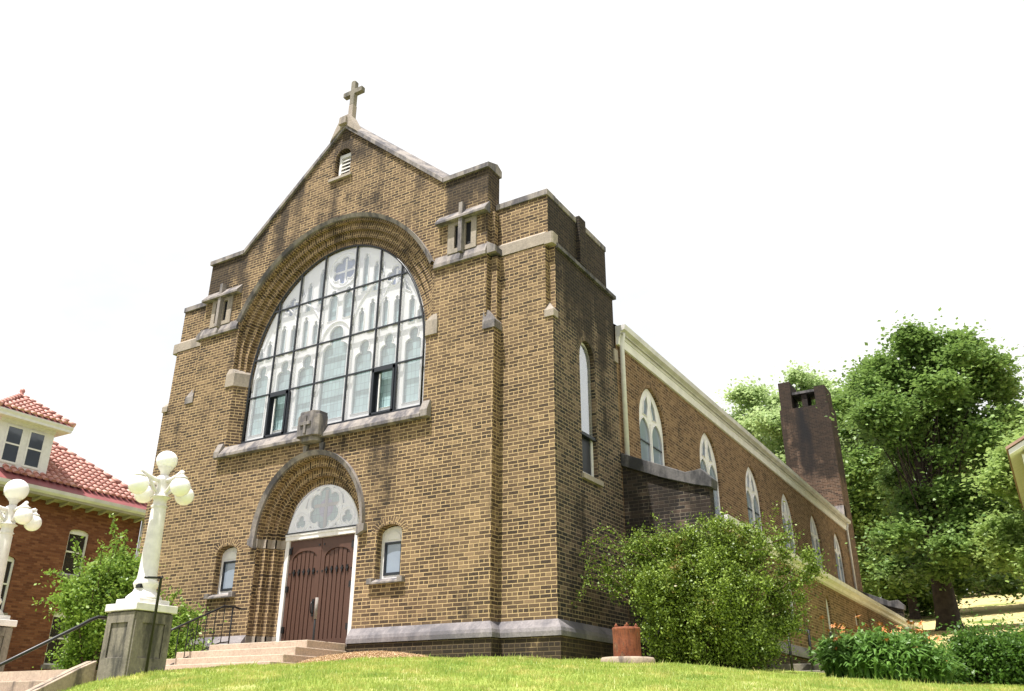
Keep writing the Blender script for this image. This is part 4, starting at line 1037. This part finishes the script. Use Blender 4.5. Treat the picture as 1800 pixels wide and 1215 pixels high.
def tiles(b, org, du, dv, nrm, ncol, umax, vstart, pitch=.25, step=.27, rad=.085):
    du, dv, nrm, org = Vector(du), Vector(dv), Vector(nrm), Vector(org)
    for c in range(ncol):
        u = (c+.5)*pitch; vmax = umax(u)
        nst = int((vmax - vstart)/step)
        for k in range(nst):
            v0 = vstart + k*step; v1 = v0 + step*1.12; prev = None
            for j in range(6):
                a = PI*j/5
                pr = (org + du*(u - rad*1.2*math.cos(a)) + dv*v0 + nrm*(rad*math.sin(a)+.055), org + du*(u - rad*1.0*math.cos(a)) + dv*v1 + nrm*(rad*.85*math.sin(a)+.02))
                if prev: b.face([prev[0],pr[0],pr[1],prev[1]], None, True)
                prev = pr
            b.face([org + du*(u - rad*1.2*math.cos(PI*j/5)) + dv*v0 + nrm*(rad*math.sin(PI*j/5)+.055) for j in range(6)])
q_ = math.sqrt(1+SL*SL); dvv = (-1/q_, 0, SL/q_); nn = (SL/q_, 0, 1/q_)
b = MB(); tiles(b, (RX+.6, e1, 6.30), (0,-1,0), dvv, nn, 24, lambda u: min(u, half)*q_, .42)
b.build('roof_tiles', M['tile'], rect)
b = MB(); pts = [(RX+.6-t, e1-t, 6.36+SL*t) for t in np.linspace(.1, half, 26)]
for i in range(25): b.tube([pts[i], pts[i+1]], [.12,.09], 8)
for i in range(14): b.tube([(ridge_x, e1-half-i*.4, zr+.05), (ridge_x, e1-half-(i+1)*.4, zr+.05)], [.12,.09], 8)
b.build('ridge_tiles', M['tile'], rect)
# dormer
dy0, dy1 = s2y(5.78), s2y(3.89); DX = RX
dr_ = MB().box(DX-2.4,DX,dy0,dy1,6.75,8.34).build('dormer', M['white'], rect)
b = MB()
for s0,s1 in ((4.98,5.44),(4.23,4.69)):
    ya, yb = s2y(s1), s2y(s0); b.box(DX,DX+.03,ya-.06,yb+.06,6.92,6.99); b.box(DX,DX+.03,ya-.06,yb+.06,8.10,8.16); b.box(DX,DX+.03,ya-.06,ya,6.99,8.10); b.box(DX,DX+.03,yb,yb+.06,6.99,8.10); b.box(DX,DX+.03,ya,yb,7.53,7.58)
dw = b.build('dormer_window', M['white'], rect)
b = MB()
for s0,s1 in ((4.98,5.44),(4.23,4.69)): b.box(DX+.004,DX+.014,s2y(s1),s2y(s0),6.99,8.10)
b.build('pane', M['glass'], dw)
b = MB(); E0, E1 = dy0-.34, dy1+.36; b.box(DX-2.4,DX+.36,E0,E1,8.32,8.40); b.prism('y', [(DX+.36,8.40),(DX+.40,8.47),(DX+.40,8.52),(DX-2.4,8.52),(DX-2.4,8.40)], E0-.02, E1+.02); b.box(DX,DX+.06,dy0,dy1,8.22,8.319); b.build('dormer_eave', M['white'], dr_)
ymid = (E0+E1)/2; hw = (E1-E0)/2; AZ = 8.52; AP = Vector((DX+.40-hw, ymid, AZ+hw*.72))
b = MB(); c0, c1, c2_, c3_ = (DX+.4,E0-.02,AZ),(DX+.4,E1+.02,AZ),(DX-2.4,E1+.02,AZ),(DX-2.4,E0-.02,AZ)
B2 = (DX-2.4, ymid, AP.z)
b.face([c0,c1,AP]); b.face([c1,c2_,B2,AP]); b.face([c0,c3_,B2,AP]); b.build('dormer_roof', M['tile_flat'], dr_)
b = MB(); s_ = .72; q2 = math.sqrt(1+s_*s_)
tiles(b, (DX+.42,E1,AZ+.0), (0,-1,0), (-1/q2,0,s_/q2), (s_/q2,0,1/q2), int(2*hw/.22), lambda u: min(u, 2*hw-u)*q2, .0, pitch=.22, step=.24, rad=.075); 
tiles(b, (DX-2.4,E1+.04,AZ+.0), (1,0,0), (0,-1/q2,s_/q2), (0,s_/q2,1/q2), 12, lambda u: min(hw, 2.8-u)*q2, .0, pitch=.22, step=.24, rad=.075); b.build('dormer_tiles', M['tile'], dr_)
b = MB(); 
for P0 in (Vector(c0), Vector(c1)):
    for k in range(8): b.tube([P0.lerp(AP, k/8)+Vector((0,0,.06)), P0.lerp(AP, (k+1)/8)+Vector((0,0,.06))], [.10,.075], 8)
b.lathe([(.09,0),(.10,.08),(.05,.12),(.09,.2),(.07,.28),(0,.32)], tuple(AP), 12); b.build('hip_tiles', M['tile'], dr_)

# ------------------------------------------------------------------ house at right
hs_ = empty('sided_house', (7.2,8.5,0), 'corner of a yellow sided house with white trim at the right edge', 'house')
b = MB(); b.prism('y', [(7.12,-.5),(7.12,4.62),(11.5,6.9),(15.9,4.62),(15.9,-.5)], 7.4, 15); b.build('wall', M['siding'], hs_)
b = MB()
for k in range(36): z = -.3 + k*.135; b.box(7.115,15.9,7.375,7.4,z,z+.02) 
b.box(7.10,7.22,7.37,7.4,-.4,4.6); b.build('trim', M['white'], hs_)
b = MB()
for sx in (1,):
    b.prism('y', [(6.88,4.56),(6.88,4.66),(11.5,7.06),(11.5,6.94)], 7.1, 15.2); b.prism('y', [(16.12,4.56),(16.12,4.66),(11.5,7.06),(11.5,6.94)], 7.1, 15.2)
b.build('fascia', M['white'], hs_)
b = MB(); b.prism('y', [(6.84,4.664),(6.84,4.72),(11.5,7.14),(11.5,7.07)], 7.06, 15.2); b.prism('y', [(16.16,4.664),(16.16,4.72),(11.5,7.14),(11.5,7.07)], 7.06, 15.2); b.build('roof', M['shingle'], hs_)

# ------------------------------------------------------------------ vegetation
LM = {
 'maple': leaf_mat('maple_leaf', (.05,.12,.03), (.26,.38,.10), .28),
 'locust': leaf_mat('pale_leaf', (.20,.30,.11), (.42,.52,.24), .42),
 'light': leaf_mat('light_leaf', (.12,.22,.05), (.36,.47,.15), .38),
 'bush': leaf_mat('bush_leaf', (.028,.07,.012), (.29,.39,.055), .12, warm=(.20,.13,.04)),
 'shrubL': leaf_mat('shrub_leaf', (.07,.16,.02), (.29,.41,.07), .28),
 'lily': leaf_mat('lily_leaf', (.05,.13,.022), (.18,.32,.07), .32),
 'shrubR': leaf_mat('dark_shrub_leaf', (.03,.085,.016), (.13,.24,.04), .32),
 'grass': leaf_mat('grass_blade', (.16,.29,.04), (.50,.55,.15), .35),
}
_m = LM['grass']; _nt = _m.node_tree; _g = G(_nt); _bs = [n for n in _nt.nodes if n.type == 'BSDF_PRINCIPLED'][0]
_src = _bs.inputs['Base Color'].links[0].from_socket; _p = _g.pos()
_c = _g.mix(_g.m('MULTIPLY', _g.sm(_g.noise(_p, 2.6, 5, .65), .47, .62), .75), _src, (.62,.52,.20))
_c = _g.mix(_g.m('MULTIPLY', _g.sm(_g.noise(_p, 1.1, 4, .6), .50, .66), .7), _c, (.11,.24,.035))
_g.L(_c, _bs.inputs['Base Color'])
bark = flat_mat('bark', (.075,.055,.042), .9, .25, 6); twig = flat_mat('twig', (.10,.06,.035), .9, .2, 10)

def clumpy(lobes, nclump, per, spread, flat=.6, shell=.45):
    w = np.array([l[3]*l[4]*l[5] for l in lobes])**.75; w /= w.sum(); out = []; cc = []
    for _ in range(nclump):
        l = lobes[rng.choice(len(lobes), p=w)]
        d = rng.normal(size=3); d /= np.linalg.norm(d); r = rng.uniform(shell, 1.0)**.6
        c = np.array(l[:3]) + d * np.array(l[3:6]) * r; cc.append(c)
        k = int(per * rng.uniform(.5, 1.5)); sp = spread * rng.uniform(.6, 1.35)
        tail = np.clip(rng.gamma(2.6, .38, size=(k, 1)), 0, 1.75)
        out.append(c + rng.normal(size=(k, 3)) * np.array([sp, sp, sp*flat]) * tail)
    return np.concatenate(out), cc

def tree(name, base, h, r0, lobes, nclump, per, spread, leaf, mat, lab, cat, lean=(0,0), shell=.3, group=None):
    t = empty(name, base, lab, cat, group); bp = Vector(base)
    C_, cc = clumpy(lobes, nclump, per, spread, .55, shell)
    top = bp + Vector((lean[0], lean[1], h))
    b = MB(); pts = [bp + Vector((0,0,-.4)), bp + Vector((0,0,.25)), bp.lerp(top,.2) , bp.lerp(top,.45)+Vector((.15,0,0)), bp.lerp(top,.7)+Vector((-.1,.1,0)), top]
    b.tube(pts, [r0*1.7,r0*1.15,r0*.88,r0*.6,r0*.3,r0*.06], 12); b.build('trunk', bark, t)
    b = MB(); random.seed(len(name)*7+int(h))
    for i in range(0, len(cc), max(1, len(cc)//70)):
        c = Vector(cc[i]); f = random.uniform(.25,.85); s = bp.lerp(top, min(.9, max(.22, ((c.z-bp.z)/h)*f)))
        mid = s.lerp(c, .5) + Vector((random.uniform(-.3,.3), random.uniform(-.3,.3), .25*random.random()))
        r = r0*.12*random.uniform(.5,1.2); b.tube([s, mid, s.lerp(c,.8)+Vector((0,0,.1)), c], [r, r*.65, r*.4, r*.12], 5, False)
    b.build('branches', bark, t)
    cloud_mesh('crown', leaves(C_, leaf, .75, 1.1), 4, mat, t)
    return t

# big maple
bz = h1(4.0,19.6)
random.seed(3); LB = []
for k in range(95):
    zf = random.random(); z = bz + 1.6 + zf*8.6
    rad = 3.5*math.sin(PI*min(1, .35 + zf*.50))**.8*random.uniform(.25,1.0); a = random.uniform(0, 2*PI)
    LB.append((4.55+rad*math.cos(a)*.98, 19.6+rad*math.sin(a), z, random.uniform(.35,.8), random.uniform(.35,.8), random.uniform(.25,.5)))
LB += [(4.5,19.6,bz+9.7,.6,.6,.6),(3.2,19.6,bz+9.1,.8,.8,.5),(5.6,19.4,bz+9.2,.9,.8,.5),(6.7,19.4,bz+8.0,.8,.8,.5),(2.5,19.3,bz+8.6,.5,.6,.4)]
LB = [l for l in LB if not (l[0] < 2.6 and l[2] > 6.5)]
tree('maple_tree', (4.0,19.6,bz), 9.0, .34, LB, 2000, 72, .22, .155, LM['maple'], 'tall dark green maple with a thick trunk in front of the meadow', 'tree')
def rnd_lobes(cx, cy, z0, z1, rad, n, seed, rl=(.9,1.6)):
    random.seed(seed); L = []
    for k in range(n):
        zf = random.random(); a = random.uniform(0, 2*PI); rr = rad*(math.sin(PI*(.12+.80*zf))**.7)*math.sqrt(random.random())
        s = random.uniform(*rl); L.append((cx+rr*math.cos(a), cy+rr*math.sin(a), z0+(z1-z0)*zf, s, s, s*.65))
    return L
gzb = h1(-4.5,38)
tree('pale_tree', (-4.6,38.5,gzb), 14, .4, rnd_lobes(-4.6,38.5,gzb+4,gzb+13.9,6.0,170,5,(.5,1.1)), 1900, 75, .33, .22, LM['locust'], 'pale green spreading tree behind the church chimney', 'tree')
gzc = h1(-.5,36)
tree('tall_tree', (1.0,36,gzc), 13, .22, rnd_lobes(1.2,36,gzc+.8,gzc+12.3,4.6,90,8,(.5,1.2)), 1200, 80, .33, .22, LM['maple'], 'green tree between the church chimney and the big maple', 'tree')
gzd = h1(9.0,15)
tree('young_maple', (8.8,15.0,gzd), 8.6, .2, rnd_lobes(8.3,14.6,gzd+1.2,gzd+5.9,2.5,60,12,(.3,.65)), 1100, 80, .2, .14, LM['light'], 'bright light green tree at the right edge beside the big maple', 'tree')
gze = h1(12,40)
tree('far_tree', (8.5,36,h1(8.5,36)), 13, .4, rnd_lobes(8.5,36,h1(8.5,36)+1.5,h1(8.5,36)+9.0,4.5,60,17,(.7,1.3)), 800, 80, .4, .27, LM['light'], 'light green tree far behind the maple on the right', 'tree')
# wood beyond the meadow: each tree its own
for i, (x, y, hh, rd, sd, lb) in enumerate([(-3,62,11,5,21,'dark green far tree low behind the church roof end'),(5,66,12,6,22,'dark far tree standing behind the big maple trunk'),(14,64,12,6,23,'dark far tree at the top of the meadow right of the maple'),(23,60,12,6,24,'far dark tree at the top of the meadow by the right edge')]):
    zb = h1(x,y); tree('woodland_tree', (x,y,zb), hh, .4, rnd_lobes(x,y,zb+1.2,zb+hh,rd,34,sd,(1.6,2.6)), 260, 70, .7, .6, LM['maple'], lb, 'tree', group='trees beyond the meadow')

# big bush on the right of the tower
def bush(name, base, lobes, nclump, per, spread, leaf, mat, lab, sprigs=(), aspect=.55, up=.3, stems=14, stemh=1.2, flat=.9, shell=.3):
    t = empty(name, base, lab, 'shrub'); C_, cc = clumpy(lobes, nclump, per, spread, flat, shell); extra = []
    b = MB(); random.seed(5)
    for k in range(stems):
        c = Vector(cc[int(k*len(cc)/stems)]); s = Vector(base) + Vector((random.uniform(-.25,.25), random.uniform(-.25,.25), -.1))
        b.tube([s, s.lerp(c,.5)+Vector((0,0,.25)), c], [.022,.014,.005], 5, False)
    for sp in sprigs:
        sp = [Vector(p) for p in sp]; b.tube(sp, [.009]*(len(sp)-1)+[.003], 4, False)
        for i in range(len(sp)-1):
            for k in range(int((sp[i+1]-sp[i]).length*110)):
                extra.append(np.array(sp[i].lerp(sp[i+1], random.random())) + rng.normal(size=3)*.035)
    b.build('stems', twig, t)
    if extra: C_ = np.concatenate([C_, np.array(extra)])
    cloud_mesh('foliage', leaves(C_, leaf, aspect, up), 4, mat, t); return t
random.seed(9); BL = []
for k in range(72):
    a = random.uniform(0,2*PI); zf = random.random()**.8; rr = min(1, .50+.85*zf)*(1-.4*max(0,zf-.6)/.4)*random.random()**.4
    BL.append((2.12+1.55*rr*math.cos(a), 1.35+.95*rr*math.sin(a), .45+1.95*zf*(1-.25*rr), .36,.34,.32))
BL += [(3.5,1.9,1.7,.35,.35,.45),(3.2,1.8,2.1,.35,.3,.3),(1.2,.95,2.2,.4,.35,.25),(2.1,1.3,2.45,.55,.45,.2),(.75,.9,1.7,.3,.3,.35),(2.6,1.4,2.35,.4,.4,.2)]
SP = []
for k in range(64):
    a = random.uniform(0,2*PI); r = random.uniform(.4,1.1); z0 = random.uniform(1.4,2.35)
    s = Vector((2.12+1.4*r*math.cos(a), 1.35+.8*r*math.sin(a), z0)); L = random.uniform(.3,.6); d = Vector((math.cos(a)*1.0, math.sin(a)*.6, random.uniform(.2,1.2))).normalized()
    SP.append([s, s+d*L*.6, s+d*L+Vector((0,0,-.08*random.random()))])
for k in range(7):   # long arching shoots on the left
    z0 = 1.3 + k*.16; s = Vector((.95,.75,z0)); L = random.uniform(.55,.95)
    SP.append([s, s+Vector((-.35*L,-.12*L,.28)), s+Vector((-.75*L,-.22*L,.25)), s+Vector((-.95*L,-.28*L,-.05))])
bush('large_shrub', (2.2,1.3,h1(2.2,1.3)), BL, 1000, 190, .078, .047, LM['bush'], 'large arching small leaved bush at the corner of the church tower', SP, .6, .4, 30)

# bush by the lamp
BL = []; random.seed(21)
for k in range(34):
    a = random.uniform(0,2*PI); zf = random.random(); rr = (1-.5*abs(zf-.5))*math.sqrt(random.random())
    BL.append((-9.0+.68*rr*math.cos(a), -2.1+.68*rr*math.sin(a), .5+1.80*zf, .3,.3,.3))
SP = [[(-8.9,-2.2,2.2),(-8.95,-2.2,2.75),(-9.1,-2.25,3.25)],[(-8.8,-2.1,2.2),(-8.72,-2.1,2.7),(-8.85,-2.1,2.95)],[(-9.4,-2.6,1.8),(-9.6,-2.8,2.05),(-9.85,-3.0,2.1)],[(-9.5,-2.6,1.5),(-9.7,-2.8,1.6),(-9.9,-3.0,1.5)]]
for k in range(22):
    a = random.uniform(0,2*PI); s = Vector((-9.0+.65*math.cos(a),-2.1+.6*math.sin(a),random.uniform(1.3,2.4))); d = Vector((math.cos(a)*.6,math.sin(a)*.4,1)).normalized(); SP.append([s,s+d*.25,s+d*.45])
bush('leafy_shrub', (-9.0,-2.1,h1(-9.0,-2.1)), BL, 380, 110, .10, .075, LM['shrubL'], 'bright green bush behind the right lamp pier with one tall sprig', SP, .6, .4)
BL = [(-8.15,-1.25,.7,.45,.4,.5),(-8.0,-1.0,1.15,.35,.35,.4),(-7.7,-1.1,.55,.4,.35,.4),(-8.5,-1.4,1.4,.35,.3,.35)]
bush('low_shrub', (-8.0,-1.1,h1(-8,-1.1)), BL, 150, 90, .09, .07, LM['shrubL'], 'lower green bush behind the iron railing against the front wall', [[(-8.2,-1.2,1.5),(-8.0,-1.3,1.75),(-7.85,-1.3,1.8)]], .6, .4)

# lily bed
lz = h1(4.4,2.9)
lt = empty('orange_lilies', (4.4,2.9,lz), 'clump of orange flowering lilies with strappy leaves between the bush and the right shrub', 'flowers')
Vb = []
for k in range(1800):
    a = rng.uniform(0,2*PI); r = math.sqrt(rng.uniform(0,1)); x = 4.45+.95*r*math.cos(a); y = 3.0+.75*r*math.sin(a); z0 = h1(x,y)+rng.uniform(0,.45)*(1.15-.8*r*r)*(.6+.8*((math.sin(x*7)*math.cos(y*6)+1)/2))
    L = rng.uniform(.18,.5); b_ = rng.uniform(0,2*PI); dx, dy = math.cos(b_), math.sin(b_); w = rng.uniform(.012,.03)
    p0 = np.array([x,y,z0]); p1 = p0+np.array([dx*.18*L,dy*.18*L,.55*L]); p2 = p0+np.array([dx*.5*L,dy*.5*L,.72*L]); p3 = p0+np.array([dx*.85*L,dy*.85*L,.52*L]); sd = np.array([-dy,dx,0])*w
    Vb += [p0-sd*.6,p0+sd*.6,p1+sd,p1-sd, p1-sd,p1+sd,p2+sd,p2-sd, p2-sd,p2+sd,p3+sd*.2,p3-sd*.2]
cloud_mesh('foliage', np.array(Vb), 4, LM['lily'], lt)
random.seed(51); LL = []
for k in range(26):
    a = random.uniform(0,2*PI); r = random.random()**.5; LL.append((4.42+.85*r*math.cos(a), 3.0+.6*r*math.sin(a), h1(4.4,2.9)+.18+.52*random.random()*(1-.45*r*r), .24,.24,.2))
Lc, _ = clumpy(LL, 330, 40, .085, .8, .3); cloud_mesh('leaf_mass', leaves(Lc, .115, .34, .8), 4, LM['lily'], lt)
org = flat_mat('orange_petal', (.66,.27,.08), .6, .25, 20)
fm = MB()
for j in range(6):
    a = j*PI/3; c_, s__ = math.cos(a), math.sin(a)
    fm.face([(0,0,0),(.022*c_-.016*s__,.022*s__+.016*c_,.035),(.062*c_,.062*s__,.03),(.022*c_+.016*s__,.022*s__-.016*c_,.035)])
fm.face([(.006,0,0),(-.004,.005,0),(0,0,.05)])
first = None; random.seed(33); stem = MB()
for k in range(84):
    a = random.uniform(0,2*PI); r = math.sqrt(random.random()); x = 4.45+.95*r*math.cos(a); y = 3.0+.7*r*math.sin(a); z = h1(x,y)+random.uniform(.50,1.0) - .3*r*random.random()
    stem.tube([(x-.05,y,h1(x,y)),(x,y,z)], .005, 4, False)
    if first is None: first = fm.build('blossom', org, lt); o = first
    else: o = first.copy(); COL.objects.link(o); o.parent = lt
    o.matrix_parent_inverse = Matrix.Translation(-Vector(lt.location)); o.location = (x,y,z); o.rotation_euler = (random.uniform(-.9,.9),random.uniform(-.9,.9),random.uniform(0,6)); s_ = random.uniform(.8,1.4); o.scale = (s_,)*3
stem.build('stems', LM['lily'], lt)
random.seed(40); SL_ = []
for k in range(30):
    a = random.uniform(0,2*PI); r = math.sqrt(random.random()); SL_.append((6.0+1.15*r*math.cos(a),4.4+.8*r*math.sin(a),h1(6,4.4)+.15+.52*random.random()*(1-.3*r),.28,.28,.25))
bush('low_leafy_shrub', (6.0,4.4,h1(6,4.4)), SL_, 520, 60, .12, .07, LM['shrubR'], 'low dark green shrub right of the orange lilies', [[(5.9,4.2,.7),(5.95,4.2,.95)],[(6.4,4.3,.65),(6.5,4.3,.9)]], .55, .4)

# grass
n = 230000
d = 4.0 + 13.5*rng.uniform(0,1,n)**.8; az = np.radians(rng.uniform(-64,-1,n))
gx = 7.004 + d*np.sin(az); gy = -13.013 + d*np.cos(az)
keep = ~((gx < .15) & (gy > -.42)) & ~((gx < -4.55) & (gy > -8.6) & (gx > -8.3)) & ~((gx < -4.1) & (gy > -2.75)) & ~((np.abs(gx+4.27) < .34) & (np.abs(gy+4.74) < .34)) & ~(((gx+3.3)/1.45)**2+((gy+1.25)/.75)**2 < .8) & ~((gx<2)&(gy>2.7)) & ~((gx-1.4)**2+(gy+.42)**2 < .17)
gx, gy = gx[keep], gy[keep]; n = len(gx); gz_ = H(gx, gy)
tuft = (np.sin(gx*5.1+np.sin(gy*3.7)*2)*np.sin(gy*4.3+np.cos(gx*2.9)*2)+1)/2
hh = rng.uniform(.018,.042,n)*(.7+.8*tuft) * np.where(rng.uniform(0,1,n) > .985, 2.2, 1.0)
a = rng.uniform(0,2*PI,n); w = .0032 + .00045*np.hypot(gx-7,gy+13)
lean = rng.uniform(.1,.9,n)*hh; la = rng.uniform(0,2*PI,n)
P0 = np.c_[gx-w*np.cos(a), gy-w*np.sin(a), gz_-.01]; P1 = np.c_[gx+w*np.cos(a), gy+w*np.sin(a), gz_-.01]; P2 = np.c_[gx+lean*np.cos(la), gy+lean*np.sin(la), gz_+hh]
o = cloud_mesh('lawn_grass', np.stack([P0,P1,P2],1).reshape(-1,3), 3, LM['grass']); tag(o, 'short sunlit grass covering the bank in front of the church', None, None, 'stuff')

# ------------------------------------------------------------------ light, sky, camera
tosun = Vector((-.10,-.32,.90)).normalized(); el = math.asin(tosun.z); rot = math.atan2(tosun.x, tosun.y)
sun = bpy.data.lights.new('sun', 'SUN'); sun.energy = 5.0; sun.angle = R(.55); sun.color = (1,.955,.90)
so = bpy.data.objects.new('sun', sun); COL.objects.link(so); so.rotation_euler = (-tosun).to_track_quat('-Z','Y').to_euler()
w = bpy.data.worlds.new('World'); sc.world = w; w.use_nodes = True; nt = w.node_tree; nt.nodes.clear(); g = G(nt)
out = nt.nodes.new('ShaderNodeOutputWorld'); bg = nt.nodes.new('ShaderNodeBackground'); bg2 = nt.nodes.new('ShaderNodeBackground')
sky = nt.nodes.new('ShaderNodeTexSky'); sky.sky_type = 'NISHITA'; sky.sun_disc = False; sky.sun_elevation = el; sky.sun_rotation = rot
nt.links.new(sky.outputs[0], bg.inputs[0]); bg.inputs[1].default_value = .12
tc = nt.nodes.new('ShaderNodeTexCoord').outputs['Generated']
x, y, z = g.xyz(tc)
cn = g.noise(g.scale(tc, 1, 1, 2.0), 2.2, 6, .6, .3)
cf = g.m('ADD', g.m('MULTIPLY', g.sm(cn, .34, .62), .15), .85)
cc_ = g.mix(g.sm(g.noise(g.scale(tc, 1, 1, 2.2), 2.2, 6, .62), .28, .56), (.90,.905,.91), (1.0,.995,.985))
nt.links.new(cc_, bg2.inputs[0]); bg2.inputs[1].default_value = .68
ms = nt.nodes.new('ShaderNodeMixShader'); g.L(cf, ms.inputs[0]); nt.links.new(bg.outputs[0], ms.inputs[1]); nt.links.new(bg2.outputs[0], ms.inputs[2]); nt.links.new(ms.outputs[0], out.inputs[0])

cam = bpy.data.cameras.new('camera'); co = bpy.data.objects.new('camera', cam); COL.objects.link(co); sc.camera = co
cam.sensor_width = 36; cam.lens = 1509.8/1800*36; cam.clip_end = 3000
rr_ = Vector((0.85545589,0.51785709,0.00438715)); uu_ = Vector((0.20265806,-0.34254571,0.91738332)); ff = Vector((-0.47657625,0.78389188,0.39798065))
mt = Matrix((rr_, uu_, -ff)).transposed().to_4x4(); mt.translation = Vector((7.00416469,-13.01322109,-0.50656843)); co.matrix_world = mt
sc.view_settings.view_transform = 'Standard'; sc.view_settings.look = 'None'; sc.view_settings.exposure = .80; sc.view_settings.gamma = 1
sc.render.resolution_x = 1024; sc.render.resolution_y = 691
